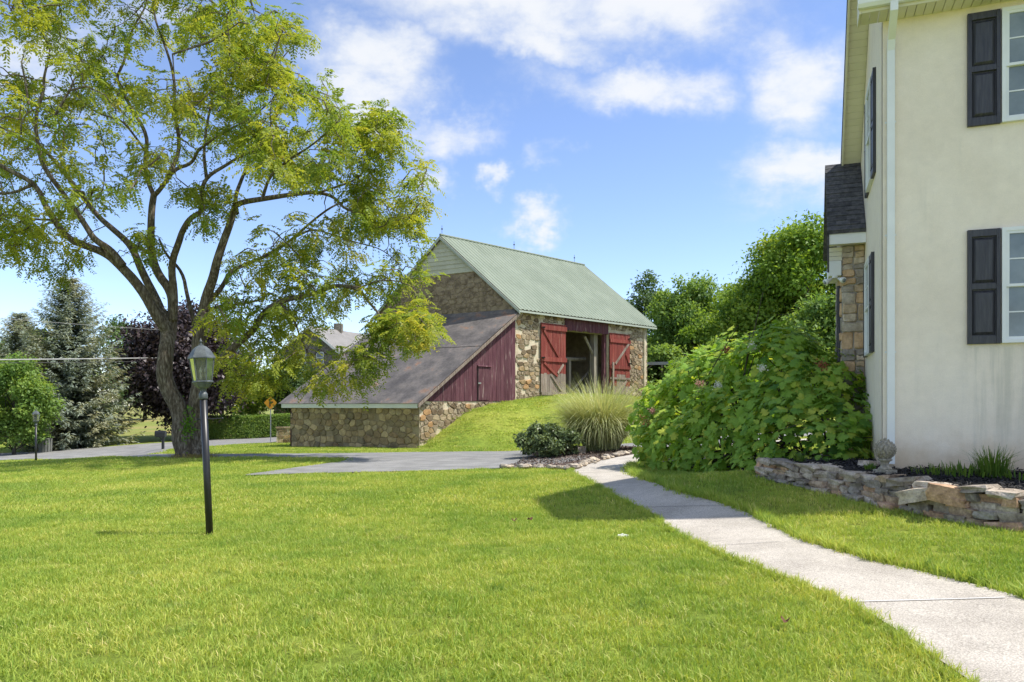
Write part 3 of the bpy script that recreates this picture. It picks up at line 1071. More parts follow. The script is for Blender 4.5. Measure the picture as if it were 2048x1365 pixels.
    MB().slab([a, b, b + Vector((0, 0, -.10)), a + Vector((0, 0, -.10))], Vector((*(-BN * .04), 0))).build('eave_board', tin_edge, roof)
    # rafter ends under the left rake
    for k in range(7):
        t = BW - .1 - k * .55
        a = G(t, -.02, roof_z(t) - .12); b = G(t, .13, roof_z(t) - .12)
        MB().tube([a, b], .045, 5).build('lookout', grey_wood, roof)
    for u in (.0, 5.6, 11.2):
        p = RP(BW / 2, u, 0)
        mb = MB().tube([p, p + Vector((0, 0, .55))], .012, 5)
        mb.add(*ball(p + Vector((0, 0, .36)), .05))
        mb.build('lightning_rod', iron, roof)
    # header of purple boards over the opening
    nb = 13
    for k in range(nb):
        u0, u1 = 3.9 + 3.9 * k / nb, 3.9 + 3.9 * (k + 1) / nb - .012
        zl = 5.62 + R.uniform(-.03, .03)
        MB().hexa([B(u0, .05, zl), B(u1, .05, zl), B(u1, .0, zl), B(u0, .0, zl)], [B(u0, .05, 6.66), B(u1, .05, 6.66), B(u1, 0, 6.66), B(u0, 0, 6.66)]).build('header_board', purple, barn)
    # door frame posts, sill and the frame inside
    MB().hexa([B(3.75, .02, 1.85), B(7.95, .02, 1.85), B(7.95, -.5, 1.85), B(3.75, -.5, 1.85)], [B(3.75, .02, 2.09), B(7.95, .02, 2.09), B(7.95, -.5, 2.09), B(3.75, -.5, 2.09)]).build('door_sill', grey_wood, barn)
    post = lambda u, v, z0, z1, w: MB().hexa([B(u - w, v + w, z0), B(u + w, v + w, z0), B(u + w, v - w, z0), B(u - w, v - w, z0)], [B(u - w, v + w, z1), B(u + w, v + w, z1), B(u + w, v - w, z1), B(u - w, v - w, z1)])
    post(7.25, -.62, 2.1, 5.6, .16).build('timber_post', beam_wood, barn)
    post(7.68, -.2, 2.1, 5.62, .1).build('timber_post', purple, barn)
    post(5.1, -1.8, 2.1, 5.5, .1).build('timber_post', beam_wood, barn)
    post(6.4, -1.8, 2.1, 4.3, .09).build('timber_post', beam_wood, barn)
    post(3.98, -.25, 2.1, 5.62, .07).build('timber_post', grey_wood, barn)
    MB().tube([B(4.7, -1.8, 4.15), B(7.9, -1.8, 4.25)], .12, 6).build('timber_beam', beam_wood, barn)
    MB().tube([B(3.9, -.3, 5.72), B(7.8, -.3, 5.72)], .14, 6).build('timber_beam', beam_wood, barn)
    MB().tube([B(6.5, -1.7, 2.3), B(7.9, -1.5, 3.5)], .07, 6).build('timber_brace', beam_wood, barn)
    MB().tube([B(6.4, -.62, 5.45), B(7.15, -.62, 4.5)], .08, 6).build('timber_brace', beam_wood, barn)
    # the open doors, folded back against the wall
    for which, (u0, u1) in enumerate(((1.87, 3.88), (7.84, 9.82))):
        dr = thing_part('barn_door', B((u0 + u1) / 2, .1, 2.0))
        z0, z1 = (2.0, 5.85) if which == 0 else (2.1, 5.72)
        nb = 9
        for k in range(nb):
            a, b = u0 + (u1 - u0) * k / nb, u0 + (u1 - u0) * (k + 1) / nb - .012
            # lower ends have lost their paint
            zc = 3.15 + R.uniform(-.05, .05) if which == 0 else (3.3 if k in (3, 4, 5, 6) else 2.6)
            for (za, zb, mt) in ((z0 + R.uniform(0, .05), zc, grey_wood), (zc + .004, z1, red)):
                q = R.uniform(-.008, .008)
                MB().hexa([B(a, .12 + q, za), B(b, .12 + q, za), B(b, .07, za), B(a, .07, za)], [B(a, .12 + q, zb), B(b, .12 + q, zb), B(b, .07, zb), B(a, .07, zb)]).build('plank', mt, dr)
        H = z1 - z0
        def rail(z, h, mt):
            MB().hexa([B(u0 - .02, .18, z), B(u1 + .02, .18, z), B(u1 + .02, .13, z), B(u0 - .02, .13, z)], [B(u0 - .02, .18, z + h), B(u1 + .02, .18, z + h), B(u1 + .02, .13, z + h), B(u0 - .02, .13, z + h)]).build('rail', mt, dr)
        def brace(ua, za, ub, zb, w, mt):
            d = Vector((ub - ua, zb - za)).normalized(); s = Vector((-d.y, d.x)) * w / 2
            q = [(ua - s.x, za - s.y), (ub - s.x, zb - s.y), (ub + s.x, zb + s.y), (ua + s.x, za + s.y)]
            MB().slab([B(x, .175, z) for x, z in q], Vector((*(-BN * .045), 0))).build('brace', mt, dr)
        if which == 0:
            rail(z0 + .02, .16, grey_wood); rail(z0 + H * .47, .24, red); rail(z1 - .36, .26, red)
            brace(u0 + .2, z1 - .4, u1 - .55, z0 + H * .53, .15, red)
            brace(u0 + .2, z0 + H * .45, u1 - .75, z0 + 1.05, .13, red)
            brace(u0 + .75, z0 + 1.1, u1 - .25, z0 + .1, .11, grey_wood)
            brace(u1 - .25, z0 + H * .44, u1 - .7, z0 + 1.2, .12, grey_wood)
        else:
            rail(z0 + H * .42, .2, red); rail(z1 - .55, .2, red); rail(z0 + .9, .12, grey_wood)
            brace(u0 + .5, z0 + H * .5, u1 - .15, z1 - .55, .13, grey_wood)
            brace(u1 - .4, z1 - 1.2, u1 - .05, z0 + H * .48, .12, red)
            brace(u0 + .65, z0 + .1, u1 - .35, z0 + .85, .11, grey_wood)
            MB().hexa([B(u0 + .12, .24, 2.0), B(u0 + .26, .24, 2.0), B(u0 + .26, .18, 2.0), B(u0 + .12, .18, 2.0)], [B(u0 + .12, .24, 4.0), B(u0 + .26, .24, 4.0), B(u0 + .26, .18, 4.0), B(u0 + .12, .18, 4.0)]).build('stile', grey_wood, dr)
        for z in (z0 + H * .52, z1 - .25):
            um = u0 + .1 if which == 0 else u1 - .1
            MB().box(B(um, .2, z), (.16, .16, .07)).build('hinge', iron, dr)


def ball(c, r, n=6, m=4):
    vs = []; fs = []
    c = Vector(c)
    for i in range(m + 1):
        th = math.pi * i / m
        for k in range(n):
            a = 2 * math.pi * k / n
            vs.append(c + Vector((r * math.sin(th) * math.cos(a), r * math.sin(th) * math.sin(a), r * math.cos(th))))
    for i in range(m):
        for k in range(n):
            fs.append((i * n + k, (i + 1) * n + k, (i + 1) * n + (k + 1) % n, i * n + (k + 1) % n))
    return vs, fs


def thing_part(name, loc, parent=None):
    """an empty that groups a part's own pieces under the barn"""
    par = parent or barn
    o = bpy.data.objects.new(name, None)
    o.location = Vector(loc) - wloc(par)
    o.empty_display_size = .2
    return link(o, par)


build_barn()

# the lean-to against the gable
LU, LT = -6.2, 8.25
LZ0, LZ1 = 1.75, 6.2


def build_leanto():
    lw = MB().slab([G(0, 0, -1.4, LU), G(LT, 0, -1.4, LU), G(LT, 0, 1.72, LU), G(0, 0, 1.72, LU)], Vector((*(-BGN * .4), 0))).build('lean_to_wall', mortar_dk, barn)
    rnd = random.Random(8)
    f = lambda x, y, o: G(x, o, y, LU)
    for c in rubble([(.03, -.85), (LT - .03, -.85), (LT - .03, 1.66), (.03, 1.66)], .28, rnd, 1.3, .06): ALL_ST.append((abs(area(c)) * 1.0, c, f, lw, stone_dk))
    sw = MB().slab([B(LU, -.004, -1.2), B(-.004, -.004, -1.2), B(-.004, -.004, 1.66), B(LU, -.004, 1.66)], Vector((*(-BN * .4), 0))).build('lean_to_side_wall', mortar_lit, barn)
    fe = lambda x, y, o: B(x, o, y)
    for c in rubble([(LU + .02, -.75), (-4.2, -.2), (-2.0, .9), (-.02, 1.45), (-.02, 1.64), (LU + .02, 1.64)], .27, rnd, 1.2, .05): ALL_ST.append((abs(area(c)) * .9, c, fe, sw, stone_lit))
    # far end wall and purple boards on the side
    zr = lambda u: LZ0 + (LZ1 - LZ0) * (u - LU) / (-LU)
    q = [G(LT, 0, -1.2, LU), G(LT, 0, -1.2, 0), G(LT, 0, LZ1 - .15, 0), G(LT, 0, LZ0 - .15, LU)]
    MB().slab(q, Vector((*(-BG * .1), 0))).build('far_side_wall', purple, barn)
    nb = 23
    w = 6.2 / nb
    for k in range(nb):
        a, b = LU + k * w + .004, LU + (k + 1) * w - .010
        za, zb = zr(a) - .10, zr(b) - .10
        z0 = 1.67 + R.uniform(-.02, .02)
        if za - z0 < .02: za = z0 + .02
        d = R.uniform(-.006, .006)
        MB().hexa([B(a, .035 + d, z0), B(b, .035 + d, z0), B(b, 0, z0), B(a, 0, z0)], [B(a, .035 + d, za), B(b, .035 + d, zb), B(b, 0, zb), B(a, 0, za)]).build('siding_board', purple, barn)
    # the little door let into the boards
    u0, u1 = -2.6, -1.85
    dr = MB().hexa([B(u0, .065, 1.74), B(u1, .065, 1.74), B(u1, .04, 1.74), B(u0, .04, 1.74)], [B(u0, .065, 3.36), B(u1, .065, 3.36), B(u1, .04, 3.36), B(u0, .04, 3.36)]).build('hatch_door', purple, barn)
    MB().hexa([B(u0 - .06, .12, 3.37), B(u1 + .12, .12, 3.37), B(u1 + .12, .04, 3.37), B(u0 - .06, .04, 3.37)], [B(u0 - .06, .10, 3.43), B(u1 + .12, .10, 3.43), B(u1 + .12, .04, 3.43), B(u0 - .06, .04, 3.43)]).build('drip_cap', purple, dr)
    MB().hexa([B(u0 - .05, .075, 1.70), B(u0 - .02, .075, 1.70), B(u0 - .02, .02, 1.70), B(u0 - .05, .02, 1.70)], [B(u0 - .05, .075, 3.37), B(u0 - .02, .075, 3.37), B(u0 - .02, .02, 3.37), B(u0 - .05, .02, 3.37)]).build('gap_shade_strip', iron, dr)  # solid dark strip painting the shadow of the gap beside the door
    MB().box(B(u0 + .05, .09, 2.55), (.14, .06, .07)).build('latch', white_trim, dr)
    # the roof: two courses of sheet, lapped
    def LP(t, u, h):
        p = G(t, 0, 0, u)
        return Vector((p.x, p.y, zr(u) + h))
    roof = MB().slab([LP(-.2, LU - .25, .0), LP(LT + .25, LU - .25, .0), LP(LT + .25, .0, .0), LP(-.2, .0, .0)], (0, 0, .05)).build('lean_to_roof', grey_wood, barn)
    um = LU * .42
    nc = 5
    for (ua, ub, ha, hb) in ((LU - .38, um, .075, .075), (um - .12, .03, .10, .075)):
        for k in range(nc):
            ta = -.3 + (LT + .65) * k / nc; tb = -.3 + (LT + .65) * (k + 1) / nc + .03
            e = .006 * (k % 2)
            MB().slab([LP(ta, ua, ha + e), LP(tb, ua, ha + e), LP(tb, ub, hb + e), LP(ta, ub, hb + e)], (0, 0, .012)).build('roof_sheet', rusty, roof)
    a, b = LP(-.32, LU - .36, .03), LP(-.32, 0, .03)
    MB().slab([a, b, b + Vector((0, 0, -.15)), a + Vector((0, 0, -.15))], Vector((*(BG * .06), 0))).build('rake_board', grey_wood, roof)
    a, b = LP(-.22, LU - .34, .04), LP(LT + .2, LU - .34, .04)
    MB().slab([a, b, b + Vector((0, 0, -.2)), a + Vector((0, 0, -.2))], Vector((*(-BGN * .04), 0))).build('fascia', white_trim, roof)
    # flashing where the roof meets the gable
    MB().hexa([G(-.1, .16, LZ1 - .02), G(LT, .16, LZ1 - .02), G(LT, .0, LZ1 + .0), G(-.1, .0, LZ1 + .0)], [G(-.1, .03, LZ1 + .2), G(LT, .03, LZ1 + .2), G(LT, .0, LZ1 + .2), G(-.1, .0, LZ1 + .2)]).build('flashing', rusty, roof)


build_leanto()


def lay_barn_stones():
    ALL_ST.sort(key=lambda s: -s[0])
    rnd = random.Random(3)
    rest = {}
    for i, (sz, c, f, par, mat) in enumerate(ALL_ST):
        if i < 295:
            MB().add(*stone_from_cell(c, f, .012, .045, rnd)).build('stone', mat, par)
        else:
            mb = rest.setdefault(par.name, (par, MB()))[1]
            mb.add(*stone_from_cell(c, f, .012, .04, rnd))
    for par, mb in rest.values():
        tag(mb.build('rubble', stone_small, par), kind='stuff')


lay_barn_stones()

# ---------------------------------------------------------------- the stucco house on the right
HC = Vector((4.94, 9.99, 0))
HA = Vector((.9335, -.3585, 0))       # along the front wall, to the right
HB = Vector((.3585, .9335, 0))        # along the side wall, away


def H(a, b, z):
    p = HC + HA * a + HB * b
    return Vector((p.x, p.y, z))


def stucco_mat():
    m, nt, out = new_mat('cream_stucco')
    geo = nt.n('ShaderNodeNewGeometry'); pos = geo.outputs['Position']
    c = nt.ramp(nt.smooth(nt.noise(pos, .9, 5, .6), .3, .7), [(0, (.81, .72, .60)), (.5, (.855, .765, .645)), (1, (.88, .795, .68))])
    # grey weather streaks running down, rusty splash stains near the ground
    st = nt.smooth(nt.noise(nt.vmath('MULTIPLY', pos, (3.2, 3.2, .28)), 1.5, 5, .6), .52, .75)
    c = nt.mix(nt.math('MULTIPLY', st, .22), c, (.55, .53, .46, 1))
    sp = nt.n('ShaderNodeSeparateXYZ'); nt.put(sp.inputs[0], pos)
    z = nt.math('ADD', sp.outputs[2], nt.math('MULTIPLY', nt.math('SUBTRACT', nt.noise(pos, 2.2, 5, .7), .5), .7))
    low = nt.math('SUBTRACT', 1.0, nt.smooth(z, .66, 1.2))
    c = nt.mix(nt.math('MULTIPLY', low, .62), c, (.56, .40, .22, 1))
    # grey-green runs below the near window's sill
    rel = nt.vmath('SUBTRACT', pos, (4.94, 9.99, 0))
    dt = nt.n('ShaderNodeVectorMath', operation='DOT_PRODUCT'); nt.put(dt.inputs[0], rel); dt.inputs[1].default_value = (.9335, -.3585, 0)
    a = dt.outputs['Value']
    band = nt.math('MULTIPLY', nt.smooth(a, .85, 1.1), nt.math('SUBTRACT', 1.0, nt.smooth(a, 1.35, 1.9)))
    fall = nt.math('MULTIPLY', nt.smooth(sp.outputs[2], .5, 1.3), nt.math('SUBTRACT', 1.0, nt.smooth(sp.outputs[2], 2.2, 2.3)))
    run = nt.smooth(nt.noise(nt.vmath('MULTIPLY', pos, (9, 9, .5)), 1.2, 5, .6), .40, .66)
    c = nt.mix(nt.math('MULTIPLY', nt.math('MULTIPLY', band, fall), nt.math('MULTIPLY', run, .38)), c, (.42, .42, .35, 1))
    c = nt.mix(1.0, c, nt.ramp(nt.noise(pos, 7, 6, .7), [(.3, .955), (.7, 1.04)]), 'MULTIPLY')
    c = nt.mix(1.0, c, nt.ramp(nt.noise(pos, 190, 3, .6), [(.3, .93), (.7, 1.07)]), 'MULTIPLY')
    b = nt.n('ShaderNodeBsdfPrincipled'); nt.put(b.inputs['Base Color'], c)
    b.inputs['Roughness'].default_value = .9; b.inputs['Specular IOR Level'].default_value = .2
    bp = nt.n('ShaderNodeBump'); bp.inputs['Strength'].default_value = .6; bp.inputs['Distance'].default_value = .006
    nt.put(bp.inputs['Height'], nt.noise(pos, 120, 4, .6)); nt.put(b.inputs['Normal'], bp.outputs[0])
    m.node_tree.links.new(b.outputs[0], out.inputs[0])
    return m


stucco = stucco_mat()
vinyl = surf('cream_vinyl', [(.66, .63, .50), (.72, .69, .56)], 2, .55, rand=.03)
pvc = surf('white_vinyl', [(.74, .76, .76), (.80, .82, .82)], 3, .4, spec=.4)
shutter_m = surf('charcoal_shutter', [(.030, .030, .038), (.043, .043, .052), (.06, .06, .068)], 6, .42, bump=.25, bump_scale=30, stretch=(6, 6, .5), spec=.45)
shingle_m = surf('asphalt_shingle', [(.055, .055, .06), (.085, .085, .092), (.12, .118, .12)], 14, .95, bump=.5, bump_scale=90, rand=.22, fine=.3, fine_scale=120)
ledge = surf('cut_field_stone', [(.36, .30, .235), (.47, .41, .335), (.54, .49, .42)], 5, .9, bump=.8, bump_scale=20, fine=.25, fine_scale=22, rand=.2,
             rand_cols=[(1, 1, 1), (.78, .8, .84), (1.12, .98, .78), (.66, .66, .68), (1.15, 1.1, 1.02), (1.1, .86, .62), (.86, .84, .8)])
mortar_w = surf('pale_mortar', [(.34, .31, .27), (.42, .39, .34)], 6, .95, bump=.5)


def glass_mat():
    m, nt, out = new_mat('window_glass')
    geo = nt.n('ShaderNodeNewGeometry')
    b = nt.n('ShaderNodeBsdfPrincipled')
    c = nt.ramp(nt.noise(geo.outputs['Position'], 2.5, 4, .6), [(.35, (.17, .20, .215)), (.65, (.25, .285, .30))])
    nt.put(b.inputs['Base Color'], c)
    b.inputs['Roughness'].default_value = .06
    b.inputs['Specular IOR Level'].default_value = .6
    m.node_tree.links.new(b.outputs[0], out.inputs[0])
    return m


glass = glass_mat()
house = thing('stucco_house', H(0, 0, .6), 'cream stucco house with charcoal shutters and white downspout at the right edge', 'house')


def front_az(px, py):
    k = (px - CX) / F_PX
    a = (HC.y * k - HC.x) / (HA.x - HA.y * k)
    Y = HC.y + HA.y * a
    return a, CAMH + (HZ - py) / F_PX * Y


def fr(a0, a1, o0, o1, z0, z1, mb=None):
    """box on the front wall, o = distance out of the wall"""
    mb = mb or MB()
    return mb.hexa([H(a0, -o1, z0), H(a1, -o1, z0), H(a1, -o0, z0), H(a0, -o0, z0)], [H(a0, -o1, z1), H(a1, -o1, z1), H(a1, -o0, z1), H(a0, -o0, z1)])


def sd(b0, b1, o0, o1, z0, z1, mb=None):
    """box on the side wall"""
    mb = mb or MB()
    return mb.hexa([H(-o1, b0, z0), H(-o1, b1, z0), H(-o0, b1, z0), H(-o0, b0, z0)], [H(-o1, b0, z1), H(-o1, b1, z1), H(-o0, b1, z1), H(-o0, b0, z1)])


def shutter(bx, x0, x1, z0, z1, parent):
    """two raised panels in a frame, bx = fr or sd"""
    root = bx(x0, x1, .0, .010, z0, z1).build('shutter', shutter_m, parent)
    w = .045
    for (a, b) in ((x0, x0 + w), (x1 - w, x1)): bx(a, b, .010, .046, z0, z1).build('stile', shutter_m, root, bevel=.003)
    zm = z0 + (z1 - z0) * .5
    for (a, b) in ((z0, z0 + .10), (zm - .035, zm + .035), (z1 - .09, z1)): bx(x0 + w, x1 - w, .010, .043, a, b).build('rail', shutter_m, root, bevel=.003)
    for (a, b) in ((z0 + .115, zm - .05), (zm + .05, z1 - .105)):
        mb = MB()
        c0, c1 = x0 + w + .012, x1 - w - .012
        g = .035
        out = lambda x, o, z: (H(x, -o, z) if bx is fr else H(-o, x, z))
        vs = [out(c0, .011, a), out(c1, .011, a), out(c1, .011, b), out(c0, .011, b), out(c0 + g, .040, a + g), out(c1 - g, .040, a + g), out(c1 - g, .040, b - g), out(c0 + g, .040, b - g)]
        f = [(4, 5, 6, 7), (0, 1, 5, 4), (1, 2, 6, 5), (2, 3, 7, 6), (3, 0, 4, 7)]
        if bx is not fr: f = [tuple(reversed(q)) for q in f]
        mb.add(vs, f).build('panel', shutter_m, root)
    for z in (z0 + .12, zm, z1 - .12):
        for x in (x0 + w / 2, x1 - w / 2):
            bx(x - .007, x + .007, .046, .051, z - .007, z + .007).build('screw', shutter_m, root)


def window(bx, x0, x1, z0, z1, parent):
    root = MB()
    f = .045
    for (a, b, c, d) in ((x0, x0 + f, z0, z1), (x1 - f, x1, z0, z1), (x0 + f, x1 - f, z0, z0 + f), (x0 + f, x1 - f, z1 - f, z1)): bx(a, b, -.01, .058, c, d, root)
    root = root.build('window', pvc, parent)
    zm = (z0 + z1) / 2
    for k, (a, b, o) in enumerate(((z0 + f, zm + .01, .004), (zm - .02, z1 - f, .028))):
        sash = MB(); s = .035
        for (p, q, c, d) in ((x0 + f, x0 + f + s, a, b), (x1 - f - s, x1 - f, a, b), (x0 + f + s, x1 - f - s, a, a + s), (x0 + f + s, x1 - f - s, b - s, b)): bx(p, q, o, o + .022, c, d, sash)
        sash = sash.build('sash', pvc, root)
        bx(x0 + f + s, x1 - f - s, o + .002, o + .006, a + s, b - s).build('pane', glass, root)
        m = (a + b) / 2
        bx(x0 + f + s, x1 - f - s, o + .006, o + .012, m - .008, m + .008).build('muntin', pvc, root)
        for kx in (1, 2):
            x = x0 + f + s + (x1 - x0 - 2 * f - 2 * s) * kx / 3
            bx(x - .008, x + .008, o + .0065, o + .0115, a + s, b - s).build('muntin', pvc, root)


def build_house():
    zt = 6.62
    # walls: front with window openings filled by the window units, side gable
    MB().slab([H(0, 0, -.1), H(9.5, 0, -.1), H(9.5, 0, zt), H(0, 0, zt)], HB * .2).build('front_wall', stucco, house)
    br, zr = 1.45, 8.35
    MB().slab([H(.0, .004, -.1), H(0, 5.2, -.1), H(0, 5.2, 4.5), H(0, br, zr), H(0, .004, zt + .28)], HA * .2).build('side_wall', stucco, house)
    MB().slab([H(.2, 5.2, -.1), H(9.5, 5.2, -.1), H(9.5, 5.2, 4.5), H(.2, 5.2, 4.5)], HB * -.2).build('back_wall', stucco, house)
    # corner bead
    # roof planes
    ov = .32
    roof = MB()
    z_e = zt + .06
    k1 = (zr + .12 - z_e) / (br + .38)
    roof.slab([H(-ov, -.38, z_e + .06), H(9.8, -.38, z_e + .06), H(9.8, br, zr + .18), H(-ov, br, zr + .18)], (0, 0, .06))
    roof.slab([H(-ov, br, zr + .18), H(9.8, br, zr + .18), H(9.8, 5.5, 4.4), H(-ov, 5.5, 4.4)], (0, 0, .06))
    roof = roof.build('roof', shingle_m, house)
    # rake soffit, made of strips, and its fascia
    n = 46
    for i in range(n):
        t0, t1 = i / n, (i + 1) / n - .0016
        b0, b1 = br + .05 + (5.4 - br) * t0, br + .05 + (5.4 - br) * t1
        z0, z1 = zr - .03 + (4.35 - zr) * t0, zr - .03 + (4.35 - zr) * t1
        MB().slab([H(-ov + .03, b0, z0), H(0, b0, z0), H(0, b1, z1), H(-ov + .03, b1, z1)], (0, 0, .02)).build('soffit_strip', vinyl, roof)
    for i in range(18):
        t0, t1 = i / 18, (i + 1) / 18 - .004
        b0, b1 = -.3 + (br + .3) * t0, -.3 + (br + .3) * t1
        z0, z1 = zt + .06 + (zr - .03 - zt - .06) * t0, zt + .06 + (zr - .03 - zt - .06) * t1
        MB().slab([H(-ov + .03, b0, z0), H(0, b0, z0), H(0, b1, z1), H(-ov + .03, b1, z1)], (0, 0, .02)).build('soffit_strip', vinyl, roof)
    for (b0, z0, b1, z1) in ((br, zr - .06, 5.45, 4.27), (-.36, zt + .06, br, zr - .06)):
        MB().slab([H(-ov, b0, z0), H(-ov, b1, z1), H(-ov, b1, z1 + .2), H(-ov, b0, z0 + .2)], HA * .03).build('rake_fascia', vinyl, roof)
        MB().slab([H(-ov - .012, b0, z0 + .16), H(-ov - .012, b1, z1 + .16), H(-ov - .012, b1, z1 + .25), H(-ov - .012, b0, z0 + .25)], HA * .01).build('drip_edge', shingle_m, roof)
    # front soffit (grooved strips), boxed end and gutter
    for i in range(90):
        a0 = -.28 + i * .108
        fr(a0, a0 + .1, -.0, .34, zt - .02, zt).build('soffit_strip', vinyl, roof)
    fr(-.31, -.285, -.02, .36, zt - .035, zt + .24).build('return_end', vinyl, roof)
    fr(-.28, 9.6, .335, .36, zt - .03, zt + .16).build('fascia', vinyl, roof)
    prof = [(.362, .02), (.372, .01), (.43, .01), (.46, .05), (.465, .10), (.48, .125), (.48, .15), (.47, .15)]
    g = MB()
    vs = [H(-.33, -o, zt + z) for o, z in prof] + [H(9.7, -o, zt + z) for o, z in prof]
    m = len(prof)
    g.add(vs, [(i, m + i, m + i + 1, i + 1) for i in range(m - 1)] + [tuple(range(m))])
    g.build('gutter', pvc, roof)
    # downspout with its elbow
    ds = MB()
    a0, a1 = .045, .135
    path = [(.42, zt + .02), (.42, zt - .10), (.10, zt - .33), (.05, zt - .45), (.05, .72)]
    for (o0, z0), (o1, z1) in zip(path[:-1], path[1:]):
        w = .035
        ds.hexa([H(a0, -o1 - w, z1), H(a1, -o1 - w, z1), H(a1, -o1 + w, z1), H(a0, -o1 + w, z1)], [H(a0, -o0 - w, z0), H(a1, -o0 - w, z0), H(a1, -o0 + w, z0), H(a0, -o0 + w, z0)])
    ds = ds.build('downspout', pvc, house)
    for z in (5.25, 3.75, 2.2):
        fr(a0 - .022, a1 + .022, .0, .006, z - .012, z + .012).build('strap', pvc, ds)
    # windows and shutters of the front
    for (pt, pb) in ((460, 688.5), (26, 252)):
        s0, _ = front_az(1934, 500); s1, _ = front_az(2000, 500)
        z1 = front_az(1967, pt)[1]; z0 = front_az(1967, pb)[1]
        shutter(fr, s0, s1, z0, z1, house)
        w0 = s1 + .012; w1 = w0 + .92
        window(fr, w0, w1, z0 + .005, z1 - .0, house)
        shutter(fr, w1 + .012, w1 + .012 + (s1 - s0), z0, z1, house)
        # a second one farther along the wall, out of the picture
    # windows and shutters of the side
    for (z0, z1, b0, b1) in ((2.29, 3.77, 1.20, 2.72), (4.88, 6.40, .95, 2.45)):
        shutter(sd, b0, b0 + .36, z0, z1, house)
        window(sd, b0 + .37, b1 - .37, z0, z1, house)
        shutter(sd, b1 - .36, b1, z0, z1, house)
    # the stone-faced bump-out
    bo = .36
    b0, b1, zw = 2.97, 4.85, 4.22
    core = MB().slab([H(-bo, b0, -.1), H(.0, b0, -.1), H(.0, b1, -.1), H(-bo, b1, -.1)], (0, 0, zw + .5)).build('bay_wall', mortar_w, house)
    rnd = random.Random(21)
    z = .15
    while z < zw - .12:
        h = rnd.choice([.13, .17, .2, .24, .3])
        h = min(h, zw - z)
        cuts = [-bo] + ([-bo + bo * rnd.uniform(.35, .68)] if rnd.random() < .8 else []) + [0]
        for c0, c1 in zip(cuts[:-1], cuts[1:]):
            parts = [(z, z + h)] if h < .2 or rnd.random() < .55 else [(z, z + h * .48), (z + h * .48, z + h)]
            for (p, q) in parts:
                j = lambda: rnd.uniform(-.018, .018)
                cell = [(c0 + j(), p + j()), ((c0 + c1) / 2, p + j()), (c1 + j() * .3, p + j()), (c1 + j() * .3, q + j()), ((c0 + c1) / 2, q + j()), (c0 + j(), q + j())]
                MB().add(*stone_from_cell(cell, lambda x, y, o: H(x, b0 - o, y), .006, .035, rnd)).build('stone', ledge, core)
        z += h
    z = .15
    while z < zw - .1:
        h = rnd.choice([.15, .2, .26]); y = b0
        while y < b1 - .1:
            w = rnd.uniform(.2, .45)
            cell = [(y, z), (min(y + w, b1), z), (min(y + w, b1), z + h), (y, z + h)]
            MB().add(*[list(q) if i == 0 else [tuple(reversed(f)) for f in q] for i, q in enumerate(stone_from_cell(cell, lambda x, yy, o: H(-bo - o, x, yy), .006, .03, rnd))]).build('stone', ledge, core)
            y += w
        z += h
    # its roof: shingle courses facing us
    re, rr, zr0, zr1 = 2.66, 3.92, 4.43, 5.92
    ra0, ra1 = -.60, -.004
    broof = MB().slab([H(ra0, re, zr0), H(ra1, re, zr0), H(ra1, rr, zr1), H(ra0, rr, zr1)], (0, 0, -.05))
    broof.slab([H(ra0, rr, zr1), H(ra1, rr, zr1), H(ra1, 2 * rr - re, zr0), H(ra0, 2 * rr - re, zr0)], (0, 0, -.05))
    broof = broof.build('bay_roof', shingle_m, house)
    nc = 15
    up = Vector((0, 0, 1)); nrm = (HB * -(zr1 - zr0) + up * (rr - re)).normalized()
    for i in range(nc):
        t0, t1 = i / nc, min(1, (i + 1.12) / nc)
        x = ra0 - rnd.uniform(0, .15)
        while x < ra1:
            w = rnd.uniform(.13, .24); x0, x1 = max(x, ra0), min(x + w - .004, ra1)
            if x1 - x0 > .015:
                th = rnd.uniform(.012, .022)
                lo = lambda a, t, h: H(a, re + (rr - re) * t, zr0 + (zr1 - zr0) * t) + nrm * h
                MB().hexa([lo(x0, t0, .004), lo(x1, t0, .004), lo(x1, t1, .002), lo(x0, t1, .002)], [lo(x0, t0, th), lo(x1, t0, th), lo(x1, t1, .006), lo(x0, t1, .006)]).build('shingle', shingle_m, broof)
            x += w
    MB().slab([H(ra0 + .02, re + .02, zr0 - .22), H(ra1, re + .02, zr0 - .22), H(ra1, re + .02, zr0 - .0), H(ra0 + .02, re + .02, zr0 - .0)], HB * .03).build('fascia', pvc, broof)
    MB().slab([H(ra0 + .03, re + .05, zr0 - .20), H(ra1, re + .05, zr0 - .20), H(ra1, b0, zr0 - .20), H(ra0 + .03, b0, zr0 - .20)], (0, 0, .015)).build('soffit_strip', vinyl, broof)
    # cornice return on the left of the bay
    for k in range(3):
        MB().slab([H(ra0 + .03, b0 - .02, 3.98 + k * .078), H(-bo, b0 - .02, 3.98 + k * .078), H(-bo, b0 - .02, 4.05 + k * .078), H(ra0 + .03, b0 - .02, 4.05 + k * .078)], HB * .03).build('cornice_board', vinyl, broof)
    MB().slab([H(ra0 + .03, b0 - .05, 3.72), H(-bo - .01, b0 - .05, 3.72), H(-bo - .01, b0 - .05, 3.97), H(ra0 + .03, b0 - .05, 3.97)], HB * .9).build('cornice_box', pvc, broof)
    MB().slab([H(ra0, re, 3.74), H(ra0 + .03, re, 3.74), H(ra0 + .03, re, 4.42), H(ra0, re, 4.42)], HB * .03).build('corner_board', shingle_m, broof)
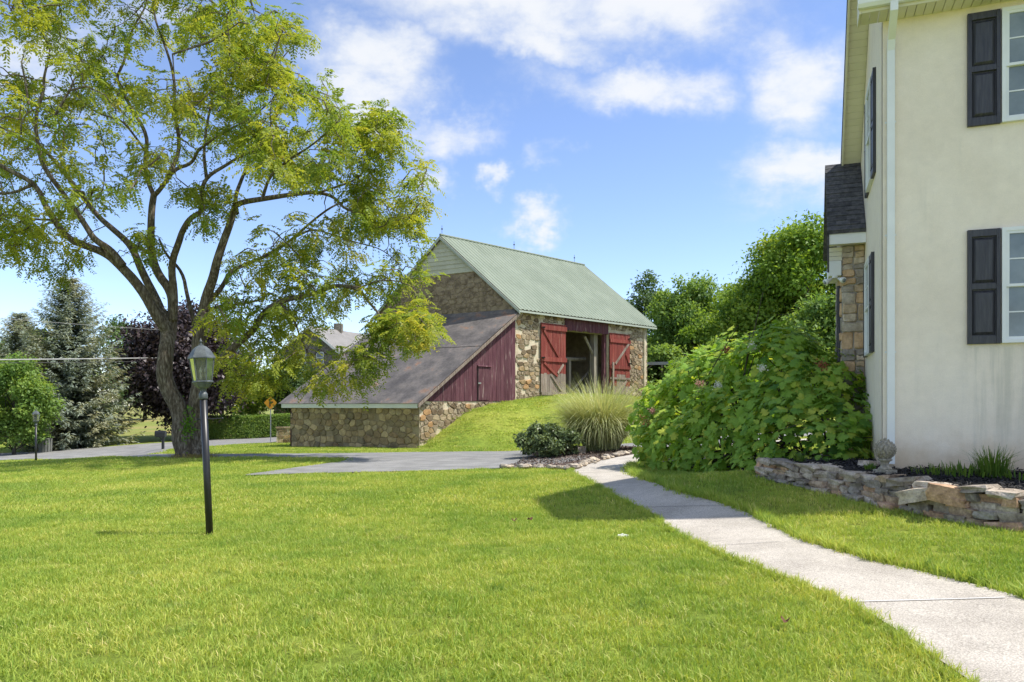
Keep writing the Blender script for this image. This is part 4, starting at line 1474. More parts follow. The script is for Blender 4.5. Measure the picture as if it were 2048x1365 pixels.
    # black shutter on the bay's own side and the twin floodlight under the cornice
    shutter(lambda x0, x1, o0, o1, z0, z1, mb=None: (mb or MB()).hexa([H(-bo - .02 - o1, x0, z0), H(-bo - .02 - o1, x1, z0), H(-bo - .02 - o0, x1, z0), H(-bo - .02 - o0, x0, z0)], [H(-bo - .02 - o1, x0, z1), H(-bo - .02 - o1, x1, z1), H(-bo - .02 - o0, x1, z1), H(-bo - .02 - o0, x0, z1)]),
            3.05, 3.42, 2.25, 3.56, house)
    base = H(-.47, b0 - .02, 3.70)
    fl = MB().lathe([(.05, -.02), (.05, .02)], base, 10).build('floodlight', pvc, house, smooth=False)
    for s, tilt in ((-1, .5), (1, .1)):
        d = (HA * (.55 * s) + HB * (-.75 * (1 - .4 * (s < 0))) + Vector((0, 0, -.35))).normalized()
        p = base + Vector((0, 0, -.03)) + HA * (.05 * s)
        MB().tube([p, p + d * .05, p + d * .09, p + d * .15, p + d * .16], [.02, .025, .04, .055, .045], 10).build('lamp_head', pvc, fl, smooth=True)
        q = p + d * .162
        MB().add(*ball(q - d * .01, .035, 8, 5)).build('lens', glass, fl, smooth=True)


build_house()


# ---------------------------------------------------------------- retaining wall, bed and finial
def rock(c, s, ang, rnd, tilt=0.0, round_=.45):
    """an irregular block: a cube cut 2 x 2 on each side, half way to an ellipsoid, knocked about"""
    vs = []; idx = {}
    fs = []
    def vert(p):
        k = tuple(p)
        if k not in idx:
            q = Vector(p)
            e = q.normalized() * 1.0
            q = q.lerp(e, round_)
            q = Vector((q.x * (1 + rnd.uniform(-.16, .16)), q.y * (1 + rnd.uniform(-.16, .16)), q.z * (1 + rnd.uniform(-.14, .14))))
            idx[k] = len(vs); vs.append(q)
        return idx[k]
    for ax in range(3):
        for sg in (-1, 1):
            for i in (-1, 0):
                for j in (-1, 0):
                    quad = []
                    for (di, dj) in ((0, 0), (1, 0), (1, 1), (0, 1)):
                        p = [0, 0, 0]; p[ax] = sg; p[(ax + 1) % 3] = i + di; p[(ax + 2) % 3] = j + dj
                        quad.append(vert(p))
                    fs.append(tuple(quad) if sg > 0 else tuple(reversed(quad)))
    M = Matrix.Rotation(ang, 3, 'Z') @ Matrix.Rotation(tilt, 3, 'Y') @ Matrix.Rotation(rnd.uniform(-.08, .08), 3, 'X')
    c = Vector(c)
    return [c + M @ Vector((q.x * s[0] / 2, q.y * s[1] / 2, q.z * s[2] / 2)) for q in vs], fs


wall_stone = surf('garden_stone', [(.20, .17, .14), (.31, .27, .228), (.40, .355, .305), (.47, .43, .385)], 7, .9, bump=.9, bump_scale=18, fine=.35, fine_scale=34, rand=.2, spec=.3,
                  rand_cols=[(1, .96, .9), (.85, .85, .85), (1.12, .94, .76), (.70, .68, .66), (1.15, 1.1, 1.02), (1.15, .84, .62), (.92, .88, .82)])


def build_wall():
    rnd = random.Random(44)
    rw = thing('stone_retaining_wall', (4.6, 9.0, .3), 'low dry-stacked fieldstone wall edging the mulch bed beside the house', 'wall')
    L = np.array(RWL)
    seg = np.linalg.norm(np.diff(L, axis=0), axis=1); cum = np.concatenate([[0], np.cumsum(seg)])
    def at(s):
        s = min(max(s, 0), cum[-1] - 1e-4)
        i = np.searchsorted(cum, s, 'right') - 1
        t = (s - cum[i]) / seg[i]
        p = L[i] * (1 - t) + L[i + 1] * t
        d = (L[i + 1] - L[i]) / seg[i]
        return p, d
    for row in range(5):
        s = -.1 + rnd.random() * .1
        while s < min(cum[-1], 6.2):
            ln = rnd.uniform(.13, .36) if row < 4 else rnd.uniform(.22, .46)
            p, d = at(s + ln / 2)
            inw = np.array([-d[1], d[0]])
            if inw[0] < 0: inw = -inw
            z0 = gz1(p[0], p[1]) - .02
            top = np.interp(s, [0, .8, 2.2, 3.2, 4.6], [.64, .63, .585, .575, .565])
            hh = (top - z0) / 4.3
            h = hh * rnd.uniform(.95, 1.45) if row < 4 else .085 * rnd.uniform(.7, 1.35)
            zc = z0 + hh * (row + .5) if row < 4 else top - .0 + rnd.uniform(-.02, .02)
            dep = rnd.uniform(.16, .26) if row < 4 else rnd.uniform(.2, .34)
            off = .07 + row * .02 + rnd.uniform(-.04, .04)
            q = p + inw * off
            if row == 4 and rnd.random() < .12:
                s += ln; continue
            vs, fs = rock((q[0], q[1], zc), (ln * rnd.uniform(.93, 1.04), dep, h * rnd.uniform(.95, 1.12)), math.atan2(d[1], d[0]) + rnd.uniform(-.16, .16), rnd, rnd.uniform(-.1, .1) * (1 + (row == 4)), .27)
            MB().add(vs, fs).build('stone', wall_stone, rw)
            s += ln * rnd.uniform(.93, 1.0)
    # the big tilted slab and a block or two set loose on top
    for (px, py, Y, s, ang, tl) in ((1895, 990, 8.25, (.42, .26, .20), -.5, .18), (1838, 990, 8.55, (.44, .22, .15), -.75, -.25), (1700, 950, 10.0, (.34, .22, .12), -.9, .25),
                                    (1655, 938, 10.5, (.42, .25, .08), -.7, 0), (1737, 932, 10.15, (.22, .18, .14), .3, .1), (1530, 938, 11.35, (.26, .2, .2), -.4, .3),
                                    (1575, 930, 11.0, (.16, .14, .12), .4, .4), (1604, 940, 10.75, (.24, .18, .16), -.2, .3)):
        p = P(px, py, Y)
        MB().add(*rock(p, s, ang, rnd, tl, .25)).build('stone', wall_stone, rw)


build_wall()
bed_poly = [tuple(p + np.array([.12, .06])) for p in RWL] + [tuple(H(3.6, .02, 0)[:2]), tuple(H(.0, .02, 0)[:2]), tuple(H(-.02, 1.3, 0)[:2])]


def bed_z(x, y):
    d = (x - HC.x) * HB.x + (y - HC.y) * HB.y        # < 0 in front of the wall
    return .66 + np.clip(d, -3, .5) * .035 + .012 * np.sin(x * 9) * np.cos(y * 8)


o, _ = sheet('house_bed', bed_poly, dark_mulch, 0, .12, bed_z)
tag(o, kind='structure')


def mulch_chips(name, poly, n, mat, zf, label, size=.05):
    poly = np.array(poly)
    x0, y0 = poly.min(0); x1, y1 = poly.max(0)
    x = RNG.uniform(x0, x1, n * 3); y = RNG.uniform(y0, y1, n * 3)
    k = inside(poly, x, y); x, y = x[k][:n], y[k][:n]
    z = zf(x, y) + RNG.uniform(.0, .02, len(x))
    c = np.stack([x, y, z], 1)
    d = rand_unit(len(x)) * np.array([1, 1, .35]); nr = unit(np.array([0, 0, 1.0]) + RNG.normal(size=(len(x), 3)) * .5)
    q = leaf_quads(c, d, nr, RNG.uniform(.5, 1.5, len(x)) * size, RNG.uniform(.2, .5, len(x)) * size, .2)
    o = quads_object(name, q, mat, None, RNG.random(len(x)))
    return tag(o, label, 'mulch', kind='stuff')


chip_dark = leafmat('mulch_chips_dark', [(.010, .010, .011), (.03, .028, .028), (.07, .066, .064)], 0, .85)
chip_brown = leafmat('mulch_chips_brown', [(.05, .035, .03), (.12, .085, .07), (.26, .2, .16)], 0, .9)
mulch_chips('mulch', bed_poly, 9000, chip_dark, bed_z, 'black bark mulch in the raised bed by the house', .05)
mulch_chips('mulch', BED1B, 9000, chip_brown, lambda x, y: gz(x, y) + .03, 'brown bark mulch in the bed beside the driveway', .08)


def build_finial():
    c = P(1770, 937, 9.5)
    c.z = float(bed_z(np.array([c.x]), np.array([c.y]))[0])
    stone_f = surf('cast_stone', [(.20, .18, .14), (.30, .275, .22), (.38, .35, .29)], 16, .95, bump=.6, bump_scale=60, fine=.35, fine_scale=40)
    f = thing('stone_finial', c, 'pineapple-shaped cast stone finial standing at the foot of the downspout', 'garden ornament')
    MB().box(c + Vector((0, 0, .025)), (.20, .20, .05), Matrix.Rotation(.35, 3, 'Z')).build('plinth', stone_f, f, bevel=.006)
    MB().lathe([(.085, .05), (.085, .065), (.06, .085), (.045, .12), (.055, .15), (.085, .165), (.085, .18), (.06, .19), (.05, .2)], c, 18).build('pedestal', stone_f, f, smooth=True)
    # scaly fruit: overlapping scales in staggered rings
    rows = 9
    body = []
    for i in range(13):
        t = i / 12
        body.append((.118 * math.sin(math.pi * (.12 + .86 * t)) ** .75, .19 + .235 * t))
    fr_ = MB().lathe(body, c, 16).build('fruit', stone_f, f, smooth=True)
    for i in range(rows):
        t = (i + .4) / rows
        r = .118 * math.sin(math.pi * (.12 + .86 * t)) ** .75; z = .19 + .235 * t
        n = max(5, int(15 * r / .118))
        for k in range(n):
            a = 2 * math.pi * (k + .5 * (i % 2)) / n
            rad = Vector((math.cos(a), math.sin(a), 0)); tan = Vector((-math.sin(a), math.cos(a), 0))
            p = c + rad * r + Vector((0, 0, z)); w = 2.3 * r / n * 1.25; h = .030
            u_ = Vector((0, 0, 1))
            vs = [p - u_ * h * .7, p + tan * w / 2 * .9, p + u_ * h + rad * .004, p - tan * w / 2 * .9, p + rad * .020 + u_ * .006]
            MB().add(vs, [(0, 1, 4), (1, 2, 4), (2, 3, 4), (3, 0, 4)]).build('scale', stone_f, fr_)
    MB().add(*ball(c + Vector((0, 0, .43)), .022, 8, 5)).build('crown_knob', stone_f, f, smooth=True)


build_finial()

# ---------------------------------------------------------------- trees
bark_m = surf('walnut_bark', [(.065, .05, .036), (.125, .10, .074), (.26, .23, .185)], 11, .95, bump=1.0, bump_scale=26, stretch=(1.6, 1.6, .35), fine=.45, fine_scale=18)
bark_d = surf('dark_bark', [(.035, .028, .024), (.07, .058, .048), (.11, .095, .08)], 6, .95, bump=.8, bump_scale=20, stretch=(1.5, 1.5, .4), fine=.3)
walnut_leaf = leafmat('walnut_leaves', [(.17, .25, .045), (.27, .335, .055), (.38, .41, .065), (.50, .46, .075)], .55, .5, .35, (.85, .95, .9, 1))


def tree_mesh_tubes(segs, name, mat, parent, n=7):
    mb = MB()
    for pts, rad in segs: mb.tube(pts, rad, n if rad[0] > .04 else (5 if rad[0] > .015 else 3), cap=rad[0] > .03)
    return mb.build(name, mat, parent, smooth=True)


TY = 25.0


def limb(pts, r0, r1, d0=0.0, d1=0.0):
    """traced limb: photo points, start and end radius in metres, depth offset along it"""
    out = []; n = len(pts)
    for i, (x, y) in enumerate(pts):
        t = i / (n - 1)
        out.append(P(x, y, TY + d0 + (d1 - d0) * t))
    for i in range(2, n - 1):                                   # crooked, not ruled
        out[i] += Vector((R.gauss(0, .09), R.gauss(0, .12), R.gauss(0, .07))) * min(1.0, r0 * 9)
    # smooth
    for _ in range(2):
        q = [out[0]]
        for a, b in zip(out[:-1], out[1:]): q += [a.lerp(b, .25), a.lerp(b, .75)]
        out = q + [out[-1]]
    m = len(out)
    r0, r1 = r0 * .86, r1 * .86
    return out, [r0 + (r1 - r0) * (i / (m - 1)) ** .8 for i in range(m)]


def build_walnut():
    base = P(378, 915, TY); base.z = gz1(base.x, base.y)
    T = thing('walnut_tree', base, 'big spreading tree with twin trunks and yellow-green leaves on the lawn', 'tree')
    L = []
    # the two fused stems
    L.append(limb([(376, 925), (372, 905), (364, 870), (355, 820), (344, 760), (338, 710), (336, 660), (322, 625)], .42, .23, -.1, .1))
    L.append(limb([(382, 925), (386, 900), (391, 850), (395, 800), (396, 760), (396, 715), (399, 670), (408, 625)], .40, .21, .1, -.1))
    L.append(limb([(380, 926), (380, 900), (378, 870), (376, 845)], .52, .30, 0, 0))
    for dx, dy in ((-30, 8), (34, 4), (-8, 12), (16, 12)):                           # root flare
        L.append(limb([(380 + dx * .25, 880), (380 + dx * .7, 908), (380 + dx, 916 + dy)], .26, .08, 0, -dy * .05))
    L.append(limb([(336, 665), (316, 637), (277, 578), (237, 522), (205, 508), (178, 503), (142, 475), (99, 416), (60, 372), (15, 330), (-40, 300)], .24, .05, 0, -3.0))
    L.append(limb([(246, 532), (222, 500), (198, 479), (170, 451), (125, 392), (88, 335), (73, 300), (77, 230), (77, 183), (88, 154), (100, 110)], .15, .03, -1.2, -2.0))
    L.append(limb([(330, 650), (318, 609), (285, 550), (253, 495), (221, 455), (190, 424), (150, 372), (102, 319), (60, 280), (20, 240)], .20, .04, .2, 2.6))
    L.append(limb([(342, 680), (346, 620), (338, 580), (316, 542), (298, 503), (300, 468), (308, 420), (308, 388)], .20, .12, .1, .4))
    L.append(limb([(298, 505), (270, 492), (240, 478), (215, 452)], .08, .04, .3, 1.0))
    L.append(limb([(308, 392), (294, 360), (289, 320), (289, 264), (271, 220), (240, 180), (234, 160), (244, 130), (256, 110), (275, 66), (290, 20), (300, -40)], .10, .025, .4, 1.5))
    L.append(limb([(308, 392), (322, 378), (348, 341), (375, 322), (392, 305), (403, 293), (440, 270), (500, 240), (545, 200)], .10, .02, .4, -2.2))
    L.append(limb([(335, 355), (352, 322), (356, 282), (350, 220), (344, 154), (330, 80), (311, 37), (312, -10), (318, -80)], .10, .025, .3, 2.8))
    L.append(limb([(289, 300), (262, 262), (236, 238), (200, 232), (160, 200), (140, 150)], .05, .02, .6, -1.5))
    L.append(limb([(346, 640), (349, 590), (345, 530), (352, 485), (366, 462), (390, 440), (404, 425), (403, 385), (414, 352), (447, 322), (500, 302), (560, 290), (620, 262)], .17, .025, 0, -1.8))
    L.append(limb([(413, 355), (407, 311), (410, 256), (425, 200), (445, 140), (450, 80), (470, 10)], .07, .02, -.8, 1.8))
    L.append(limb([(396, 700), (388, 641), (380, 598), (364, 550), (342, 503), (318, 478)], .11, .04, .3, 1.8))
    L.append(limb([(402, 650), (411, 598), (424, 556), (437, 519), (450, 482), (462, 450), (473, 425), (484, 410), (528, 391), (583, 392), (627, 388), (662, 396), (700, 420), (735, 430)], .22, .03, 0, -1.6))
    L.append(limb([(473, 426), (469, 396), (488, 359), (510, 311), (540, 260), (570, 200), (600, 150)], .10, .02, -.6, 1.8))
    L.append(limb([(526, 393), (539, 352), (575, 320), (630, 290), (670, 250)], .07, .02, -.8, -3.2))
    L.append(limb([(628, 389), (670, 375), (715, 359), (741, 322), (759, 286), (785, 240)], .05, .012, -1.3, -.4))
    L.append(limb([(418, 605), (444, 576), (473, 544), (503, 526), (545, 512), (590, 475), (617, 444), (661, 412), (700, 398), (760, 400), (810, 390)], .11, .015, .1, 1.8))
    L.append(limb([(592, 474), (626, 457), (664, 467), (708, 482), (760, 500), (800, 530)], .05, .012, 1.0, .2))
    L.append(limb([(415, 622), (440, 612), (470, 610), (526, 600), (538, 585)], .08, .03, .2, 1.6))
    L.append(limb([(526, 602), (522, 570), (520, 532), (512, 500)], .05, .02, 1.2, 1.6))
    L.append(limb([(404, 760), (426, 737), (464, 693), (503, 655), (535, 617), (575, 598), (620, 582), (661, 570), (693, 570), (719, 577), (733, 602), (752, 628), (772, 655), (790, 680)], .17, .02, 0, -2.2))
    L.append(limb([(560, 606), (590, 640), (604, 680), (620, 710), (655, 740)], .05, .012, -.9, -2.0))
    L.append(limb([(718, 576), (760, 560), (800, 560), (838, 580)], .04, .012, -1.8, -2.6))
    L.append(limb([(489, 668), (480, 640), (484, 610), (470, 660), (474, 640)][:3], .05, .02, -.4, -.8))
    L.append(limb([(440, 722), (470, 735), (500, 742), (520, 760)], .03, .01, -.3, -1.2))
    L.append(limb([(120, 440), (70, 440), (20, 430), (-40, 440)], .05, .015, -1.9, -3.0))
    L.append(limb([(60, 372), (20, 390), (-60, 380), (-150, 340), (-230, 330)], .06, .02, -2.4, -1.0))
    L.append(limb([(20, 240), (-60, 190), (-140, 150), (-220, 60)], .05, .02, 2.6, 1.5))
    trunk = tree_mesh_tubes(L, 'trunk', bark_m, T, 12)
    # twigs: clusters spread through the crown, each grown from the nearest wood
    nodes = np.array([tuple(p) for pts, rad in L[7:] for p in pts[::2]])
    regions = [([(-350, -330), (500, -330), (545, 15), (600, 60), (640, 110), (680, 190), (700, 260), (692, 350), (640, 372), (560, 360), (490, 330), (400, 300), (330, 350), (260, 380), (190, 425), (120, 470), (40, 455), (-100, 440), (-350, 380)], 1250, 4.6),
               ([(430, 120), (560, 40), (640, 110), (690, 200), (700, 320), (640, 372), (520, 330), (440, 260)], 200, 3.6),
               ([(690, 330), (715, 235), (740, 220), (795, 205), (820, 240), (800, 280), (845, 290), (858, 350), (862, 405), (835, 455), (780, 440), (710, 420)], 92, 1.5),
               ([(470, 470), (540, 440), (600, 425), (700, 395), (780, 430), (835, 450), (850, 540), (862, 620), (866, 675), (840, 700), (790, 690), (740, 640), (690, 600), (640, 660), (590, 640), (520, 600), (455, 560)], 165, 2.6),
               ([(450, 610), (560, 600), (600, 660), (560, 690), (470, 700)], 26, 2.2),
               ([(430, 690), (480, 700), (570, 720), (585, 760), (520, 775), (450, 765)], 22, 1.0),
               ([(600, 650), (660, 690), (740, 705), (745, 770), (690, 785), (630, 780), (590, 720)], 28, .9),
               ([(745, 630), (866, 620), (868, 690), (850, 705), (760, 690), (750, 740), (730, 700)], 46, .9),
               ([(-60, 430), (90, 440), (170, 470), (190, 515), (110, 535), (20, 500), (-60, 490)], 36, 1.6),
               ([(330, 380), (440, 370), (480, 400), (450, 450), (410, 450), (390, 400)], 22, 1.6),
               ([(250, 470), (330, 440), (340, 500), (270, 520)], 8, 1.5), ([(100, 520), (160, 540), (170, 580), (120, 570)], 3, .8),
               ([(430, 560), (480, 600), (470, 660), (425, 650)], 12, 1.2)]
    C = []
    for poly, n, dep in regions:
        poly = np.array(poly, dtype=float)
        x0, y0 = poly.min(0); x1, y1 = poly.max(0)
        k = 0
        while k < n:
            x, y = RNG.uniform(x0, x1), RNG.uniform(y0, y1)
            if not inside(poly, np.array([x]), np.array([y]))[0]: continue
            gap = math.sin(x * .021 + 1.3 * math.sin(y * .017)) * math.cos(y * .026 + 1.1 * math.sin(x * .013 + 2))
            if gap < -.28 and n > 100 and RNG.random() < .85: k += 1; continue
            d = float(np.clip(RNG.normal(0, dep * .62), -dep * 1.25, dep * 1.25))
            base_d = 0 if dep > 2 else (-2.1 if y > 600 else (-.9 if x > 690 else -.3))
            p = P(x, y, TY + d + base_d)
            C.append((p.x, p.y, p.z)); k += 1
    C = np.array(C)
    d0 = np.array([np.min(((nodes - c) ** 2).sum(1)) for c in C])
    order = np.argsort(d0)
    segs = []
    nl = list(map(tuple, nodes))
    N = np.zeros((len(nodes) + len(C) * 4, 3)); N[:len(nodes)] = nodes; m = len(nodes)
    tip_dir = np.zeros_like(C)
    for i in order:
        c = C[i]
        dd = ((N[:m] - c) ** 2).sum(1); j = int(np.argmin(dd)); s = N[j]
        ln = math.sqrt(dd[j])
        if ln < .05: tip_dir[i] = RNG.normal(size=3); continue
        mid1 = s + (c - s) * .35 + RNG.normal(size=3) * ln * .10 + np.array([0, 0, .10 * ln])
        mid2 = s + (c - s) * .7 + RNG.normal(size=3) * ln * .09 + np.array([0, 0, .10 * ln])
        r = min(.009 + .016 * ln, .06)
        segs.append(([s, mid1, mid2, c], [r, r * .8, r * .6, .005]))
        for q in (mid1, mid2, c):
            N[m] = q; m += 1
        tip_dir[i] = c - mid2
    tw = MB()
    for pts, rad in segs: tw.tube(pts, rad, 4, cap=False)
    tw.build('branch', bark_m, T, smooth=True)
    # pinnate leaves
    per = 11
    nC = len(C)
    cc = np.repeat(C, per, axis=0)
    td = np.repeat(unit(tip_dir), per, axis=0)
    nL = len(cc)
    cc = cc + RNG.normal(size=(nL, 3)) * np.array([.17, .17, .12])
    dirs = unit(rand_unit(nL) * np.array([1, 1, .45]) + td * .5 + np.array([0, 0, -.22]))
    ln = RNG.uniform(.32, .56, nL)
    nlf = 7
    Q = []; tint = []
    base_t = np.repeat(np.clip(RNG.normal(.45, .2, nC), 0, 1), per) + RNG.normal(0, .12, nL)
    side = unit(np.cross(dirs, np.array([0, 0, 1.0]) + RNG.normal(size=(nL, 3)) * .25))
    upv = np.cross(side, dirs)
    for k in range(nlf):
        t = .22 + .78 * k / (nlf - 1)
        pos = cc + dirs * (ln * t)[:, None] - np.array([0, 0, 1.0]) * (ln * .32 * t * t)[:, None]
        sz = .128 * (1 - .35 * abs(t - .6)) * RNG.uniform(.8, 1.25, nL)
        for sg in (-1, 1):
            ld = unit(side * sg + dirs * .45 - np.array([0, 0, .30]) + RNG.normal(size=(nL, 3)) * .18)
            Q.append(leaf_quads(pos, ld, upv + RNG.normal(size=(nL, 3)) * .3, sz, sz * .45, .10))
            tint.append(base_t + RNG.normal(0, .08, nL))
    Q = np.concatenate(Q); tint = np.clip(np.concatenate(tint), 0, 1)
    o = quads_object('crown', Q, walnut_leaf, T, tint)
    tag(o, kind='stuff')
    # fresh shoots sprouting between the stems
    c = P(377, 850, TY - .45)
    n = 110
    pc = np.array(c) + RNG.normal(size=(n, 3)) * np.array([.10, .05, .28])
    q = leaf_quads(pc, rand_unit(n) + np.array([0, -.4, .3]), rand_unit(n) + np.array([0, -1, .5]), RNG.uniform(.10, .18, n), RNG.uniform(.05, .08, n))
    sp = quads_object('trunk_sprout', q, leafmat('sprout', [(.10, .22, .025), (.16, .30, .03)], .4), T, RNG.random(n))
    tag(sp, kind='stuff')


build_walnut()


def broadleaf(name, base, h, rx, ry, mat, label, cat='tree', zlow=.25, puffs=46, leaves=16000, lsize=.22, seed=1, bark=None, group=None, pr=(.16, .30), trunk_r=.2, lean=(0, 0), top=1.0):
    """a tree: tapered trunk, limbs reaching to uneven clumps of leaves"""
    r = np.random.default_rng(seed)
    base = Vector(base)
    T = thing(name, base, label, cat, group)
    b = np.array(base)
    zc = b[2] + h * (zlow + (1 - zlow) * .5); rz = h * (1 - zlow) * .5
    cen = []; rad = []
    for i in range(puffs):
        v = unit(r.normal(size=3)); k = r.uniform(.35, .86) ** .6
        z = v[2] * k
        taper = 1 - .45 * max(0, z) ** 1.5 * top
        c = np.array([b[0] + lean[0] * (z + 1) + v[0] * k * rx * taper, b[1] + lean[1] * (z + 1) + v[1] * k * ry * taper, zc + z * rz])
        cen.append(c); rad.append(min(rx, rz) * r.uniform(*pr))
    # smaller sprays break up the outline
    for i in range(puffs * 2):
        j = r.integers(puffs); v = unit(r.normal(size=3) + np.array([0, 0, .2]))
        cen.append(cen[j] + v * rad[j] * r.uniform(.8, 1.25)); rad.append(rad[j] * r.uniform(.28, .5))
    n_all = len(cen)
    cen, rad = np.array(cen), np.array(rad)
    segs = [([b - np.array([0, 0, .2]), b + np.array([lean[0] * .3, lean[1] * .3, h * zlow * .8]), b + np.array([lean[0], lean[1], h * .6]), b + np.array([lean[0] * 1.4, lean[1] * 1.4, h * .86])],
             [trunk_r * 1.35, trunk_r, trunk_r * .55, trunk_r * .15])]
    for i in range(0, puffs, 2):
        t = r.uniform(.35, .95); s = b + np.array([lean[0] * t, lean[1] * t, h * (zlow * .7 + (1 - zlow) * .55 * t * t)])
        if s[2] > cen[i][2]: s[2] = b[2] + h * zlow * .7
        m = (s + cen[i]) / 2 + r.normal(size=3) * .25
        segs.append(([s, m, cen[i]], [trunk_r * .36, trunk_r * .22, trunk_r * .06]))
    tree_mesh_tubes(segs, 'trunk', bark or bark_d, T, 8)
    # leaves sit in the outer shell of each clump, most on its upper side
    w = rad ** 2; idx = r.choice(n_all, leaves, p=w / w.sum())
    v = unit(r.normal(size=(leaves, 3)) + np.array([0, 0, .28]))
    k = np.abs(r.normal(.78, .32, leaves))
    pos = cen[idx] + v * (k * rad[idx])[:, None] * np.array([1.15, 1.15, .92])
    d = unit(v * .7 + r.normal(size=(leaves, 3)) * .65 + np.array([0, 0, -.35]))
    nr = unit(v + np.array([0, 0, .7]) + r.normal(size=(leaves, 3)) * .45)
    sz = lsize * r.uniform(.65, 1.35, leaves)
    q = leaf_quads(pos, d, nr, sz, sz * r.uniform(.5, .75, leaves))
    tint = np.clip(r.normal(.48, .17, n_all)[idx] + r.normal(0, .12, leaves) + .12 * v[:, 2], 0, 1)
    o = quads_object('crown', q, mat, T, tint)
    tag(o, kind='stuff')
    return T


maple_leaf = leafmat('woodland_leaves', [(.10, .19, .05), (.165, .28, .07), (.235, .36, .085), (.33, .43, .10)], .5)
ash_leaf = leafmat('bright_leaves', [(.10, .20, .034), (.175, .30, .046), (.255, .385, .06), (.37, .45, .075)], .5)
blue_leaf = leafmat('greyish_leaves', [(.07, .13, .05), (.11, .18, .07), (.16, .24, .085)], .38)
plum_leaf = leafmat('purple_leaves', [(.02, .015, .017), (.04, .028, .032), (.072, .052, .057), (.12, .09, .095)], .2, .45, spec=.4)

# woods on the right, beyond the barn
Gd = 'trees behind the barn'
for i, (px, ptop, Y, rxp, label, mat, pf, lv) in enumerate([
        (1310, 545, 66, 52, 'thin open-crowned tree rising just right of the barn roof', blue_leaf, 34, 9000),
        (1385, 560, 60, 72, 'rounded mid-green tree beside the barn, second from its roof', maple_leaf, 50, 17000),
        (1455, 552, 66, 66, 'dark leafy tree in the dip of the tree line behind the hydrangea', maple_leaf, 46, 15000),
        (1520, 528, 55, 84, 'broad green tree in front of the tallest one behind the hydrangea', ash_leaf, 54, 19000),
        (1610, 445, 52, 105, 'tallest tree, bright green, right beside the house', ash_leaf, 74, 27000),
        (1560, 462, 62, 62, 'darker narrow crown leaning out left of the tallest tree', maple_leaf, 40, 12000),
        (1650, 600, 36, 62, 'dark green tree close by the stone-faced bay of the house', maple_leaf, 54, 17000),
        (1330, 690, 52, 55, 'low leafy tree filling the gap beside the barn wall', maple_leaf, 40, 13000),
        (1440, 690, 46, 85, 'low dark tree directly above the hydrangea top', maple_leaf, 50, 16000),
        (1560, 700, 42, 80, 'low dark tree between the hydrangea and the bay', maple_leaf, 50, 16000)]):
    x = (px - CX) / F_PX * Y
    z0 = gz1(x, Y)
    h = CAMH + (HZ - ptop) / F_PX * Y - z0
    r_ = rxp * 1.5 / F_PX * Y
    lv = int(lv * 1.9)
    broadleaf('deciduous_tree', (x, Y, z0), h, r_, r_ * .95, mat, label, 'tree', .12, pf, lv, .26 if Y > 48 else .2, 100 + i, group=Gd, pr=(.20, .36) if r_ < 2.5 else (.17, .31), lean=(.5, 0) if i == 5 else (0, 0))

# left side, beyond the road
Gl = 'trees across the road'


def at_px(px, Y):
    x = (px - CX) / F_PX * Y
    return Vector((x, Y, gz1(x, Y)))


def tall(px, ptop, Y):
    return CAMH + (HZ - ptop) / F_PX * Y - at_px(px, Y).z


broadleaf('purple_maple', at_px(372, 53), tall(372, 622, 53), 4.3, 4.0, plum_leaf, 'dark purple-leaved maple behind the twin trunk', 'tree', .14, 110, 40000, .26, 61, group=Gl, pr=(.22, .36), trunk_r=.24)
broadleaf('leafy_shrub', at_px(28, 42), tall(28, 708, 42), 2.0, 1.8, maple_leaf, 'light green bushy tree at the left edge by the road', 'tree', .06, 52, 17000, .17, 62, group=Gl, pr=(.22, .36), trunk_r=.1)
broadleaf('deciduous_tree', at_px(240, 78), tall(240, 628, 78), 3.4, 3, blue_leaf, 'pale far tree between the spruce and the purple maple', 'tree', .1, 46, 11000, .3, 63, group=Gl)
broadleaf('deciduous_tree', at_px(290, 88), tall(290, 650, 88), 3.6, 3, maple_leaf, 'far green tree half hidden behind the purple maple', 'tree', .1, 46, 10000, .3, 64, group=Gl)
broadleaf('deciduous_tree', at_px(62, 62), tall(62, 628, 62), 2.4, 2.4, maple_leaf, 'green tree top showing above the left spruce', 'tree', .1, 40, 9000, .26, 65, group=Gl)
broadleaf('deciduous_tree', at_px(-40, 70), tall(-40, 615, 70), 3.0, 2.6, maple_leaf, 'tree at the far left edge over the bushes', 'tree', .1, 40, 9000, .3, 66, group=Gl)
broadleaf('deciduous_tree', at_px(505, 63), tall(505, 735, 63), 2.6, 2.2, maple_leaf, 'small dark tree standing behind the clipped hedge', 'tree', .22, 40, 11000, .24, 67, group=Gl, trunk_r=.14)
broadleaf('deciduous_tree', at_px(585, 61), tall(585, 712, 61), 2.6, 1.6, blue_leaf, 'grey-green tree in front of the neighbouring stone house', 'tree', .1, 40, 10000, .22, 68, group=Gl)
broadleaf('deciduous_tree', at_px(445, 90), tall(445, 720, 90), 4.5, 3, maple_leaf, 'distant tree seen between trunk and lamp above the hedge', 'tree', .05, 40, 9000, .32, 69, group=Gl)
broadleaf('deciduous_tree', at_px(140, 95), tall(140, 720, 95), 7.5, 3, maple_leaf, 'distant tree behind the blue spruce', 'tree', .05, 50, 9000, .36, 70, group=Gl)


